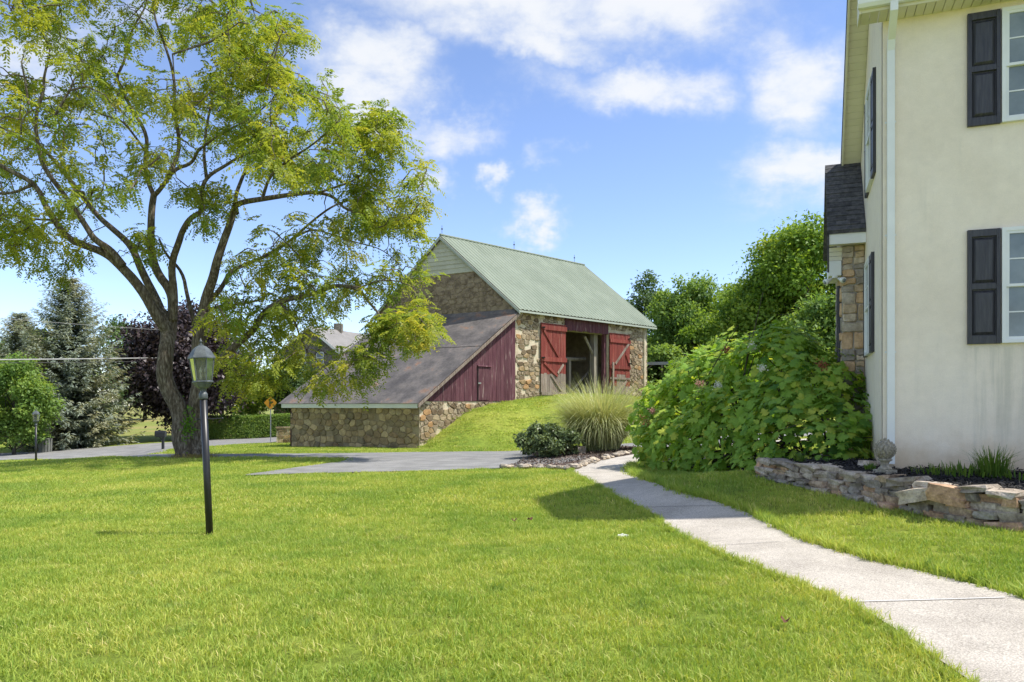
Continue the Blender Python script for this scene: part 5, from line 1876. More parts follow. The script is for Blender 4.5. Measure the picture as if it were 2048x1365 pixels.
def spruce(base, h, rad, mat, label, seed, n_whorl=30):
    r = np.random.default_rng(seed)
    base = Vector(base)
    T = thing('blue_spruce', base, label, 'tree', 'spruces across the road')
    b = np.array(base)
    MB().tube([base - Vector((0, 0, .2)), base + Vector((0, 0, h * .5)), base + Vector((0, 0, h * .99))], [.24, .13, .02], 8).build('trunk', bark_d, T, smooth=True)
    br = MB(); Q = []; tint = []
    for i in range(n_whorl):
        t = (i + .5) / n_whorl
        z = h * (.05 + .95 * t ** .95)
        R_ = rad * (1 - t) ** .62 * (.72 + .28 * min(1, t * 7)) + .12
        nb = int(7 + 6 * (1 - t))
        a0 = r.uniform(0, 6.28)
        for k in range(nb):
            a = a0 + 6.283 * k / nb + r.normal(0, .12)
            Lb = R_ * r.uniform(.72, 1.1)
            d = np.array([math.cos(a), math.sin(a), 0])
            dz = -.20 * (1 - t) + .30 * t
            s = b + np.array([0, 0, z + r.normal(0, .07)])
            m = 9
            u = np.linspace(.12, 1, m)
            pts = s + d * (Lb * u)[:, None] + np.array([0, 0, 1.0]) * (Lb * (dz * u - .10 * np.sin(u * 3.14) + .12 * u ** 3))[:, None]
            br.tube([s] + [tuple(p) for p in pts[::4]], [.03 * (1 - t) + .012, .02 * (1 - t) + .01, .012, .005], 3, cap=False)
            per = 12 if t < .8 else 9
            for p, uu in zip(pts, u):
                side = np.array([-d[1], d[0], 0])
                ln = (.20 + .34 * (1 - t)) * (1.15 - .75 * uu)
                n = per
                ang = r.uniform(-1.35, 1.35, n)
                dd = np.cos(ang)[:, None] * d + np.sin(ang)[:, None] * side + np.array([0, 0, 1.0]) * r.normal(-.18, .30, n)[:, None]
                pp = p + r.normal(size=(n, 3)) * np.array([.10, .10, .05])
                L_ = ln * r.uniform(.7, 1.3, n) + .10
                Q.append(leaf_quads(pp, dd, np.array([0, 0, 1.0]) + r.normal(size=(n, 3)) * .35, L_, L_ * .24, .12))
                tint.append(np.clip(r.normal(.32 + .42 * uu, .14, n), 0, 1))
    br.build('branch', bark_d, T)
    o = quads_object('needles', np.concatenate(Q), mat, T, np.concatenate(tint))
    tag(o, kind='stuff')


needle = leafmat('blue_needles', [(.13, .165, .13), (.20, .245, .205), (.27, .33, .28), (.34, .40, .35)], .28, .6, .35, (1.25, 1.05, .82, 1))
spruce(at_px(138, 47), tall(138, 560, 47), 4.5, needle, 'large blue-green spruce across the road left of the tree', 31, 34)
spruce(at_px(40, 56), tall(40, 628, 56), 4.0, needle, 'smaller spruce behind, between the big spruce and left edge', 32, 26)


# ---------------------------------------------------------------- hedge
def build_hedge():
    a, b = at_px(405, 54.5), at_px(590, 57.5)
    d = (b - a); d.z = 0; Ln = d.length; d.normalize(); s = Vector((-d.y, d.x, 0))
    T = thing('clipped_hedge', a.lerp(b, .5), 'flat-topped clipped green hedge along the far side of the road', 'hedge')
    hgt, wid = 1.62, 1.0
    mb = MB()
    for k in range(40):
        p = a.lerp(b, (k + .5) / 40); p.z = gz1(p.x, p.y)
        for q in range(3):
            o2 = s * R.uniform(-.25, .25) + d * R.uniform(-.2, .2)
            mb.tube([p, p + o2 + Vector((0, 0, hgt * .55)), p + o2 * 2.2 + Vector((0, 0, hgt * .92))], [.03, .02, .006], 4)
    mb.build('stems', bark_d, T)
    n = 30000
    f = RNG.integers(0, 5, n)
    u = RNG.uniform(0, Ln, n); w = RNG.uniform(-wid / 2, wid / 2, n); z = RNG.uniform(.08, hgt, n)
    w = np.where(f < 2, -wid / 2, np.where(f == 2, wid / 2, w)); z = np.where(f > 2, hgt, z)
    w = w + RNG.normal(0, .06, n) + .07 * np.sin(u * 1.7) ; z = z + RNG.normal(0, .035, n)
    x = a.x + d.x * u + s.x * w; y = a.y + d.y * u + s.y * w
    base_z = gz(x, y)
    nr = np.where((f > 2)[:, None], np.array([0, 0, 1.0]), np.where((f < 2)[:, None], -np.array(s), np.array(s)))
    q = leaf_quads(np.stack([x, y, base_z + z], 1), rand_unit(n) + nr * .4, nr + RNG.normal(size=(n, 3)) * .6, RNG.uniform(.07, .15, n), RNG.uniform(.05, .09, n))
    tag(quads_object('leaves', q, maple_leaf, T, np.clip(RNG.normal(.55, .2, n), 0, 1)), kind='stuff')


build_hedge()


# ---------------------------------------------------------------- hydrangea and the small bed plants
hyd_leaf_m = surf('hydrangea_leaf', [(.055, .135, .012), (.085, .185, .018), (.13, .235, .024)], 3, .5, spec=.3)


def hydra_mat():
    m, nt, out = new_mat('hydrangea_leaves')
    at = nt.n('ShaderNodeAttribute', attribute_name='tint')
    oi = nt.n('ShaderNodeObjectInfo')
    geo = nt.n('ShaderNodeNewGeometry')
    k = nt.math('ADD', nt.math('MULTIPLY', oi.outputs['Random'], .75), nt.math('MULTIPLY', nt.noise(geo.outputs['Position'], 1.1, 3), .35))
    t2 = nt.math('ADD', at.outputs['Fac'], 0.0)
    k = nt.math('MAXIMUM', t2, nt.math('MULTIPLY', k, .9))
    c = nt.ramp(k, [(0, (.045, .115, .02)), (.35, (.135, .29, .04)), (.68, (.28, .45, .062)), (1, (.56, .61, .09))])
    b = nt.n('ShaderNodeBsdfPrincipled'); nt.put(b.inputs['Base Color'], c)
    b.inputs['Roughness'].default_value = .48; b.inputs['Specular IOR Level'].default_value = .3
    tr = nt.n('ShaderNodeBsdfTranslucent'); nt.put(tr.inputs[0], nt.mix(1.0, c, (1.3, 1.2, .5, 1), 'MULTIPLY'))
    mx = nt.n('ShaderNodeMixShader'); mx.inputs[0].default_value = .42
    m.node_tree.links.new(b.outputs[0], mx.inputs[1]); m.node_tree.links.new(tr.outputs[0], mx.inputs[2])
    m.node_tree.links.new(mx.outputs[0], out.inputs[0])
    return m


HYD = hydra_mat()


def oak_leaf(seed):
    """five-lobed leaf, unit length, along +y, face up +z; returns verts, faces"""
    r = np.random.default_rng(seed)
    half = [(0, .02), (.16, .05), (.30, .16), (.44, .20), (.36, .33), (.24, .40), (.40, .52), (.50, .66), (.33, .66), (.20, .68), (.22, .82), (.12, .90), (0, 1.04)]
    half = [(x * (1 + r.normal(0, .07)), y + r.normal(0, .012)) for x, y in half]
    half[0] = (0, 0); half[-1] = (0, 1.04)
    out = half + [(-x, y) for x, y in half[-2:0:-1]]
    z = lambda x, y: -.16 * (y - .3) ** 2 - .28 * abs(x) ** 1.6 + .05 * math.sin(x * 14)
    vs = [(0, .45, .02)] + [(x, y, z(x, y)) for x, y in out]
    n = len(out)
    return vs, [(0, 1 + (i + 1) % n, 1 + i) for i in range(n)]


def build_hydrangea():
    C = Vector((4.6, 14.6, .3))
    T = thing('oakleaf_hydrangea', C, 'large hydrangea with lobed green leaves beside the walk and house', 'shrub')
    r = np.random.default_rng(5)
    # lumpy dome outline: mounds of (px, top py, Y, radius m)
    mounds = [(1318, 790, .5, .62), (1352, 752, .5, .75), (1405, 712, .4, .85), (1465, 695, .4, .85), (1510, 680, .3, .8), (1560, 662, .2, .85), (1552, 655, .1, .4), (1620, 715, .2, .95), (1672, 775, .1, .8), (1698, 815, .0, .6),
              (1318, 845, -.3, .55), (1370, 815, -.5, .75), (1440, 785, -.6, .85), (1515, 765, -.7, .9), (1590, 785, -.7, .9), (1655, 825, -.6, .75), (1690, 865, -.6, .5),
              (1345, 892, -.7, .42), (1405, 872, -.9, .6), (1470, 862, -1.1, .7), (1545, 862, -1.2, .75), (1620, 872, -1.1, .7), (1672, 890, -.9, .5), (1500, 900, -1.3, .45), (1440, 905, -1.1, .42), (1580, 900, -1.35, .45)]
    mounds = [(px, py, 16.9 - (px - 1300) * .0122 + dy, rr) for px, py, dy, rr in mounds]
    cen = []; rad = []
    for px, py, Y, rr in mounds:
        p = P(px, py, Y); cen.append((p.x, p.y, p.z - rr * .9)); rad.append(rr)
    cen, rad = np.array(cen), np.array(rad)
    pts = []; nrm = []
    tries = 34000
    idx = r.choice(len(cen), tries, p=rad ** 2 / (rad ** 2).sum())
    v = unit(r.normal(size=(tries, 3)) + np.array([0, -.25, .25]))
    pos = cen[idx] + v * rad[idx][:, None] * r.uniform(.9, 1.03, tries)[:, None]
    keep = []
    for i in range(tries):
        d = np.linalg.norm(cen - pos[i], axis=1) / rad
        d[idx[i]] = 9
        if d.min() < .86: continue
        if pos[i][2] < gz1(pos[i][0], pos[i][1]) + .05: continue
        keep.append(i)
        if len(keep) > 3900: break
    pos, v = pos[keep], v[keep]
    # leaves stand in whorls round the shoot tips, with a sparse layer deeper inside
    tips = r.permutation(len(pos))[:760]
    tp, tv = pos[tips], unit(v[tips] + np.array([0, 0, .35]) + r.normal(size=(760, 3)) * .2)
    per = 5
    tp = tp + tv * r.normal(0, .09, (760, 1))
    P_, D_, U_, S_ = [], [], [], []
    ax = unit(np.cross(tv, r.normal(size=(760, 3)))); ay = np.cross(tv, ax)
    for k in range(per):
        an = 2 * np.pi * k / per + r.normal(0, .25, 760)
        ra = ax * np.cos(an)[:, None] + ay * np.sin(an)[:, None]
        lv = (k % 2) * .07
        P_.append(tp + ra * .03 - tv * (lv + r.uniform(0, .03, (760, 1))))
        D_.append(unit(ra + tv * (.30 - lv * 3) + np.array([0, 0, -.20]) + r.normal(size=(760, 3)) * .14))
        U_.append(unit(tv + ra * .15 + np.array([0, -.1, .25]) + r.normal(size=(760, 3)) * .14))
        S_.append(r.uniform(.11, .215, 760) * (1 + lv * 2))
    ii = r.choice(len(pos), 700)
    P_.append(pos[ii] - v[ii] * r.uniform(.15, .5, (700, 1)))
    D_.append(unit(v[ii] * np.array([1, 1, .2]) + r.normal(size=(700, 3)) * .5 + np.array([0, 0, -.5])))
    U_.append(unit(v[ii] * .8 + np.array([0, 0, .5]) + r.normal(size=(700, 3)) * .25)); S_.append(r.uniform(.14, .26, 700))
    pos, lean, up, size = np.concatenate(P_), np.concatenate(D_), np.concatenate(U_), np.concatenate(S_)
    v = up
    n = len(pos)
    metpl = []
    for s_ in range(4):
        vs, fs = oak_leaf(s_); metpl.append((np.array(vs), fs))
    Y_ = unit(lean); X_ = unit(np.cross(Y_, up)); Z_ = np.cross(X_, Y_)
    # the 300 largest on the near side become leaves of their own
    dist = pos[:, 1]
    score = size / dist * (v[:, 1] < .1)
    best = set(np.argsort(-score)[:295].tolist())
    tpl = []
    for vs, fs in metpl:
        me = bpy.data.meshes.new('leaf'); me.from_pydata(vs.tolist(), [], fs)
        at = me.attributes.new('tint', 'FLOAT', 'POINT'); at.data.foreach_set('value', np.zeros(len(vs), dtype=np.float32))
        me.polygons.foreach_set('use_smooth', [True] * len(me.polygons)); me.materials.append(HYD); me.update(); tpl.append(me)
    AV, AF, AT = [], [], []
    k0 = 0
    hi = pos[:, 2].max()
    for i in range(n):
        k = i % 4
        sun_t = r.random()
        if i in best:
            o = bpy.data.objects.new('leaf', tpl[k])
            M = Matrix(((X_[i][0], Y_[i][0], Z_[i][0]), (X_[i][1], Y_[i][1], Z_[i][1]), (X_[i][2], Y_[i][2], Z_[i][2]))) * float(size[i])
            o.matrix_local = Matrix.Translation(Vector(pos[i]) - C) @ M.to_4x4()
            link(o, T)
            continue
        vs, fs = metpl[k]
        w = pos[i] + (vs[:, :1] * X_[i] + vs[:, 1:2] * Y_[i] + vs[:, 2:] * Z_[i]) * size[i]
        AV.append(w); AF += [tuple(q + k0 for q in f) for f in fs]; AT += [r.random() ** 1.1] * len(vs); k0 += len(vs)
    me = bpy.data.meshes.new('leaves')
    me.from_pydata((np.concatenate(AV) - np.array(C)).tolist(), [], AF)
    at = me.attributes.new('tint', 'FLOAT', 'POINT'); at.data.foreach_set('value', np.array(AT, dtype=np.float32))
    me.polygons.foreach_set('use_smooth', [True] * len(me.polygons)); me.materials.append(HYD); me.update()
    tag(link(bpy.data.objects.new('leaves', me), T), kind='stuff')
    st = MB()
    for i in range(70):
        k = r.integers(len(cen)); a = r.uniform(0, 6.28)
        b0 = Vector((C.x + (t_ := r.normal(0, .55)), C.y - 2.0 * t_ + r.normal(0, .4), 0)); b0.z = gz1(b0.x, b0.y)
        tip = Vector(cen[k]) + Vector(r.normal(size=3) * .3) + Vector((0, 0, rad[k] * .5))
        if tip.z < b0.z + .3: tip.z = b0.z + .5
        st.tube([b0, b0.lerp(tip, .5) + Vector((0, 0, .2)), tip], [.018, .013, .006], 5)
    st.build('stems', bark_d, T)
    # flower heads: faded pink, white and rust
    pink = surf('faded_pink_petals', [(.42, .20, .16), (.55, .31, .25)], 20, .8)
    white = surf('white_petals', [(.65, .66, .56), (.75, .74, .68)], 20, .8)
    rust = surf('rusty_petals', [(.14, .05, .025), (.28, .10, .045)], 20, .85)
    for (px, py, Y, s, ln, mt, lab) in ((1400, 768, 12.35, .075, .12, pink, 'faded pink flower head'), (1436, 772, 12.15, .055, .05, white, 'small white flower head'), (1505, 694, 13.0, .06, .06, white, 'white flower head near the top'),
                                        (1292, 842, 12.75, .085, .26, rust, 'rust-brown dried flower head'), (1305, 822, 12.8, .05, .07, pink, 'pinkish flower head by the path'), (1524, 737, 12.6, .05, .05, white, 'white flower head on the right'),
                                        (1453, 700, 12.9, .06, .1, rust, 'brown spent flower head'), (1645, 730, 12.3, .07, .12, rust, 'brown flower head near the house')):
        c = np.array(P(px, py, 16.9 - (px - 1300) * .0122 - {True: 1.35, False: .75}[py > 720]))
        nn = 150
        dirn = unit(np.array([-.6, -.3, .25]))
        pp = c + r.normal(size=(nn, 3)) * s * .55 + dirn * r.uniform(-.5, .5, (nn, 1)) * ln
        q = leaf_quads(pp, rand_unit(nn), rand_unit(nn), r.uniform(.018, .034, nn), r.uniform(.016, .03, nn))
        o = quads_object('flower_head', q, mt, T)
        o['label'] = lab; o['kind'] = 'stuff'


build_hydrangea()


def build_silver_grass():
    c = P(1203, 903, 24); c.z = gz1(c.x, c.y)
    T = thing('ornamental_grass', c, 'tall fountain-shaped clump of pale ornamental grass by the path', 'grass clump')
    m = leafmat('silver_grass', [(.26, .31, .12), (.38, .43, .19), (.50, .52, .28), (.60, .58, .36)], .35, .5)
    n = 4600; seg = 6
    r = np.random.default_rng(8)
    a = r.uniform(0, 2 * np.pi, n); rr = .52 * np.sqrt(r.uniform(0, 1, n))
    base = np.array(c) + np.stack([rr * np.cos(a), rr * np.sin(a), np.zeros(n)], 1)
    az = a + r.normal(0, .5, n)
    d = np.stack([np.cos(az), np.sin(az), np.zeros(n)], 1)
    L = r.uniform(1.5, 2.75, n); bend = r.uniform(.25, 1.25, n) * (.5 + .9 * rr / .52)
    side = np.stack([-np.sin(az), np.cos(az), np.zeros(n)], 1)
    w = r.uniform(.006, .012, n)
    th = np.zeros(n) + .06 + .42 * rr / .52
    p = base.copy(); rings = [p.copy()]
    for k in range(seg):
        step = L / seg
        p = p + (np.cos(th)[:, None] * np.array([0, 0, 1.0]) + np.sin(th)[:, None] * d) * step[:, None]
        rings.append(p.copy()); th = th + bend * (.18 + .26 * k / seg) * 1.05
    Q = []
    for k in range(seg):
        w0, w1 = w * (1 - (k / seg) ** 2 * .8), w * (1 - ((k + 1) / seg) ** 2 * .85)
        Q.append(np.stack([rings[k] - side * w0[:, None], rings[k] + side * w0[:, None], rings[k + 1] + side * w1[:, None], rings[k + 1] - side * w1[:, None]], 1))
    t = np.clip(r.normal(.5, .22, n), 0, 1)
    tag(quads_object('blades', np.concatenate(Q), m, T, np.tile(t, seg)), kind='stuff')


build_silver_grass()
shrub_leaf = leafmat('azalea_leaves', [(.05, .078, .034), (.09, .13, .052), (.14, .19, .075), (.21, .26, .10)], .2, .4, spec=.35)
p = P(1100, 915, 22.2); p.z = gz1(p.x, p.y)
broadleaf('small_shrub', p, 1.0, 1.0, .9, shrub_leaf, 'small dark rounded shrub at the tip of the mulch bed', 'shrub', .02, 70, 9500, .085, 81, pr=(.16, .34), trunk_r=.035, top=.4)


def tuft_plant(name, c, n, h, spread, mat, label, cat, w=.008, seed=3):
    r = np.random.default_rng(seed)
    T = thing(name, c, label, cat)
    a = r.uniform(0, 6.283, n); b = np.array(c) + np.stack([np.cos(a), np.sin(a), np.zeros(n)], 1) * (spread * .35 * np.sqrt(r.random(n)))[:, None]
    L = h * r.uniform(.45, 1.1, n); ln = r.uniform(.1, .75, n)
    d = np.stack([np.cos(a), np.sin(a), np.zeros(n)], 1); side = np.stack([-np.sin(a), np.cos(a), np.zeros(n)], 1)
    p1 = b + np.array([0, 0, 1.0]) * (L * .6)[:, None] + d * (L * ln * .3)[:, None]
    p2 = b + np.array([0, 0, 1.0]) * (L * (1 - .35 * ln))[:, None] + d * (L * ln * .9)[:, None]
    q = np.concatenate([np.stack([b - side * w, b + side * w, p1 + side * w * .8, p1 - side * w * .8], 1), np.stack([p1 - side * w * .8, p1 + side * w * .8, p2 + side * .001, p2 - side * .001], 1)])
    tag(quads_object('blades', q, mat, T, np.tile(np.clip(r.normal(.5, .2, n), 0, 1), 2)), kind='stuff')


weed = leafmat('weed_leaves', [(.06, .13, .02), (.11, .20, .03), (.18, .25, .05)], .4)
def bed_at(px, py, Y):
    q = P(px, py, Y); q.z = float(bed_z(np.array([q.x]), np.array([q.y]))[0]); return q
tuft_plant('grass_weed', bed_at(1985, 962, 9.0), 220, .40, .5, weed, 'tall tuft of grass growing in the black mulch', 'weed', .006, 1)
tuft_plant('grass_weed', bed_at(1925, 955, 9.15), 90, .17, 1.1, weed, 'low spreading weeds left of the tall grass tuft', 'weed', .008, 2)
tuft_plant('grass_weed', bed_at(1868, 950, 9.35), 45, .14, .8, weed, 'sparse weed nearest the stone finial against the house wall', 'weed', .008, 4)
tuft_plant('grass_weed', bed_at(2040, 968, 8.7), 50, .15, .7, weed, 'weed at the right edge of the mulch bed', 'weed', .009, 5)
tuft_plant('grass_weed', bed_at(1740, 945, 9.75), 36, .10, .2, weed, 'small weed beside the finial base', 'weed', .009, 6)
tuft_plant('grass_weed', bed_at(1600, 925, 10.9), 40, .16, .25, weed, 'pale weed sprouting behind the end of the stone wall', 'weed', .012, 7)

# ---------------------------------------------------------------- lamp posts
black_metal = surf('black_enamel', [(.012, .012, .013), (.02, .02, .022)], 5, .38, spec=.5)
verdigris = surf('weathered_lantern', [(.055, .065, .068), (.085, .098, .10), (.12, .135, .135)], 14, .5, spec=.5, fine=.2, fine_scale=50)
galv = surf('galvanised_steel', [(.26, .27, .28), (.34, .35, .36)], 9, .5, metal=.3)


def clear_glass():
    m, nt, out = new_mat('lantern_glass')
    tr = nt.n('ShaderNodeBsdfTransparent'); tr.inputs[0].default_value = (.90, .91, .88, 1)
    gl = nt.n('ShaderNodeBsdfGlossy'); gl.inputs['Roughness'].default_value = .05
    df = nt.n('ShaderNodeBsdfDiffuse'); df.inputs[0].default_value = (.6, .6, .55, 1)
    fz = nt.n('ShaderNodeFresnel'); fz.inputs[0].default_value = 1.45
    a = nt.n('ShaderNodeMixShader'); nt.put(a.inputs[0], fz.outputs[0])
    m.node_tree.links.new(tr.outputs[0], a.inputs[1]); m.node_tree.links.new(gl.outputs[0], a.inputs[2])
    b = nt.n('ShaderNodeMixShader'); b.inputs[0].default_value = .08
    m.node_tree.links.new(a.outputs[0], b.inputs[1]); m.node_tree.links.new(df.outputs[0], b.inputs[2])
    m.node_tree.links.new(b.outputs[0], out.inputs[0])
    return m


LGLASS = clear_glass()
bulb_m = surf('frosted_bulb', [(.75, .72, .62), (.82, .8, .7)], 4, .3)


def hex_ring(c, r, z, n=6, rot=.26):
    return [c + Vector((r * math.cos(rot + 2 * math.pi * k / n), r * math.sin(rot + 2 * math.pi * k / n), z)) for k in range(n)]


def lamp_post(c, label, group, lean=(0, 0), bar=True):
    c = Vector(c)
    T = thing('lamp_post', c, label, 'lamp post', group)
    MB().tube([c + Vector((0, 0, -.3)), c + Vector((0, 0, 1.67))], .041, 18).build('pole', black_metal, T, smooth=True)
    MB().lathe([(.046, 1.65), (.05, 1.66), (.05, 1.715), (.046, 1.72), (.036, 1.735), (.032, 1.76), (.04, 1.775), (.045, 1.78)], c, 18).build('neck', verdigris, T, smooth=True)
    lan = MB().lathe([(.045, 1.778), (.075, 1.795), (.10, 1.83), (.104, 1.845), (.122, 1.852), (.122, 1.866), (.112, 1.872)], c, 6)
    ang = .26
    # the lathe starts at angle 0: turn it to the panes' angle
    lan.v = [tuple(c + Matrix.Rotation(ang, 3, 'Z') @ (Vector(p) - c)) for p in lan.v]
    lan = lan.build('lantern', verdigris, T)
    lo, hi = hex_ring(c, .105, 1.872), hex_ring(c, .138, 2.14)
    for k in range(6):
        MB().tube([lo[k], hi[k]], .0085, 6).build('corner_bar', verdigris, lan)
        a, b, c2, d = lo[k], lo[(k + 1) % 6], hi[(k + 1) % 6], hi[k]
        cen = (a + b + c2 + d) / 4
        sh = [p.lerp(cen, .03) for p in (a, b, c2, d)]
        nrm = (cen - c); nrm.z = 0; nrm.normalize()
        MB().slab(sh, nrm * -.003).build('pane', LGLASS, lan)
    rf = MB()
    rings = [hex_ring(c, r, z) for r, z in ((.125, 2.135), (.158, 2.138), (.158, 2.152), (.148, 2.165), (.128, 2.205), (.098, 2.25), (.058, 2.285), (.03, 2.296), (.03, 2.306), (.012, 2.312), (.01, 2.33))]
    for a, b in zip(rings[:-1], rings[1:]): rf.add(a + b, [(i, (i + 1) % 6, 6 + (i + 1) % 6, 6 + i) for i in range(6)])
    rf.add(rings[0], [tuple(range(6))[::-1]])
    roof = rf.build('roof', verdigris, lan)
    MB().lathe([(.004, 2.325), (.014, 2.335), (.017, 2.348), (.012, 2.36), (.006, 2.368), (.003, 2.385)], c, 10).build('finial', verdigris, lan, smooth=True)
    MB().lathe([(.05, 1.872), (.05, 1.884), (.012, 1.89), (.012, 1.90)], c, 12).build('socket_plate', verdigris, lan)
    for k in range(3):
        a = 2.1 * k + .4
        p = c + Vector((.036 * math.cos(a), .036 * math.sin(a), 0))
        MB().tube([p + Vector((0, 0, 1.88)), p + Vector((0, 0, 1.965))], .0085, 8).build('candle', bulb_m, lan, smooth=True)
        MB().lathe([(.006, 1.965), (.015, 1.985), (.013, 2.005), (.004, 2.035)], p, 10).build('bulb', bulb_m, lan, smooth=True)
    if bar:
        z = 1.41
        MB().tube([c + Vector((-.075, 0, z)), c + Vector((.22, -.01, z))], .0085, 8).build('ladder_bar', black_metal, T)
        MB().add(*ball(c + Vector((.222, -.01, z)), .014, 8, 6)).build('bar_knob', black_metal, T, smooth=True)
        MB().add(*ball(c + Vector((-.078, 0, z)), .015, 8, 6)).build('bar_knob', black_metal, T, smooth=True)
    T.rotation_euler = (lean[1], lean[0], 0)
    return T


q = ground(419.5, 1072)
lamp_post((q.x, q.y, q.z - .01), 'tall black lamp post with glass lantern leaning on the near lawn', 'lamp posts on the lawn', (-.046, 0))
q = P(72, 928, 32.5); q.z = gz1(q.x, q.y)
lamp_post(q, 'small far lamp post at the left edge beside the road', 'lamp posts on the lawn', (0, 0), False)


# ---------------------------------------------------------------- mailbox, sign, bin, cables
def build_mailbox():
    c = P(324, 900, 38); c.z = gz1(c.x, c.y)
    T = thing('mailbox', c, 'black mailbox on a post at the road verge', 'mailbox')
    MB().box(c + Vector((.05, 0, .42)), (.11, .11, .95)).build('post', black_metal, T, bevel=.008)
    # tunnel-shaped box, its length along x
    w, h, L = .24, .18, .50
    prof = [(-w / 2, 0), (w / 2, 0)] + [(w / 2 * math.cos(a), h + w / 2 * math.sin(a)) for a in [math.pi * k / 8 for k in range(9)]]
    b0 = c + Vector((-.30, -.02, .66))
    MB().slab([b0 + Vector((0, y, z)) for y, z in prof], (L, 0, 0)).build('box', black_metal, T)
    MB().slab([b0 + Vector((-.012, y * 1.06, z * 1.02)) for y, z in prof], (.012, 0, 0)).build('door', black_metal, T)
    MB().box(c + Vector((-.06, 0, .645)), (.42, .16, .03)).build('bracket', black_metal, T)
    MB().tube([c + Vector((-.12, 0, .62)), c + Vector((.02, 0, .45))], .022, 6).build('brace', black_metal, T)
    MB().box(c + Vector((.06, -.12, .93)), (.03, .012, .16)).build('flag', black_metal, T)
    MB().box(c + Vector((.05, 0, .92)), (.14, .14, .04)).build('post_cap', black_metal, T)


def build_sign():
    c = P(541, 885, 48); c.z = gz1(c.x, c.y)
    T = thing('road_sign', c, 'yellow diamond road sign with black side-road symbol by the hedge', 'sign')
    yel = surf('sign_yellow', [(.62, .27, .012), (.70, .33, .02)], 3, .45)
    ink = surf('sign_black', [(.012, .012, .012), (.02, .02, .02)], 3, .5)
    MB().box(c + Vector((0, .02, 1.15)), (.05, .035, 2.5)).build('post', galv, T)
    s = .43
    z = CAMH + (HZ - 806) / F_PX * 48
    m = Vector((c.x, c.y - .012, z))
    # a square with small cut corners, stood on its point
    def diamond(k, y, cut=.10):
        p = []
        for i in range(4):
            a, b = i * math.pi / 2, (i + 1) * math.pi / 2
            v0 = Vector((math.cos(a), 0, math.sin(a))) * s * k; v1 = Vector((math.cos(b), 0, math.sin(b))) * s * k
            p += [m + v0.lerp(v1, cut) + Vector((0, y, 0)), m + v0.lerp(v1, 1 - cut) + Vector((0, y, 0))]
        return p
    pl = MB().slab(diamond(1, 0), (0, .008, 0)).build('plate', yel, T)
    o = Vector((-.03, -.006, 0))
    MB().slab([m + o + Vector((x, 0, zz)) for x, zz in ((-.04, -.24), (.04, -.24), (.04, .24), (-.04, .24))], (0, .003, 0)).build('symbol_bar', ink, pl)
    MB().slab([m + o + Vector((x, 0, zz)) for x, zz in ((.041, -.0), (.21, -.0), (.21, .08), (.041, .08))], (0, .003, 0)).build('symbol_arm', ink, pl)


def build_bin():
    c = P(91, 894, 43.5); c.z = gz1(c.x, c.y)
    T = thing('rubbish_bin', c, 'grey slatted bin standing by the road under the spruce', 'bin')
    m = surf('grey_bin', [(.13, .135, .12), (.20, .205, .185)], 6, .7, rand=.12)
    n = 14
    MB().lathe([(.27, .02), (.30, .7), (.29, .7), (.25, .04)], c, 16).build('liner', m, T)
    for k in range(n):
        a = 2 * math.pi * k / n
        rad = Vector((math.cos(a), math.sin(a), 0)); tan = Vector((-math.sin(a), math.cos(a), 0))
        p = c + rad * .30; q2 = c + rad * .335
        MB().hexa([p - tan * .055, p + tan * .055, p + tan * .055 + rad * .03, p - tan * .055 + rad * .03],
                  [q2 - tan * .06 + Vector((0, 0, .78)), q2 + tan * .06 + Vector((0, 0, .78)), q2 + tan * .06 + rad * .03 + Vector((0, 0, .78)), q2 - tan * .06 + rad * .03 + Vector((0, 0, .78))]).build('slat', m, T)
    MB().lathe([(.36, .77), (.375, .80), (.36, .83), (.33, .83), (.32, .78)], c, 18).build('rim', m, T)


build_mailbox(); build_sign(); build_bin()
cable_m = surf('grey_cable', [(.32, .32, .31), (.42, .42, .40)], 2, .6)
cable_d = surf('dark_cable', [(.05, .05, .05), (.08, .08, .08)], 2, .6)


def cable(p, q, r, sag, mat, label):
    pts = [p.lerp(q, i / 16) - Vector((0, 0, sag * 4 * (i / 16) * (1 - i / 16))) for i in range(17)]
    o = MB().tube(pts, r, 6).build('utility_cable', mat, None)
    tag(o, label, 'cable', 'cables across the road')


NB = Vector((0, 0, 0))
cable(P(-150, 721, 36), P(566, 711, 63.9), .036, .06, cable_m, 'thick pale cable running behind the twin trunk to the far house')
cable(P(-150, 727, 36.3), P(566, 716, 63.9), .020, .10, cable_d, 'thin dark cable just below the thick pale one')
cable(P(-150, 625, 36), P(606, 676, 63.9), .010, .12, cable_m, 'faint upper cable crossing the blue spruce top')


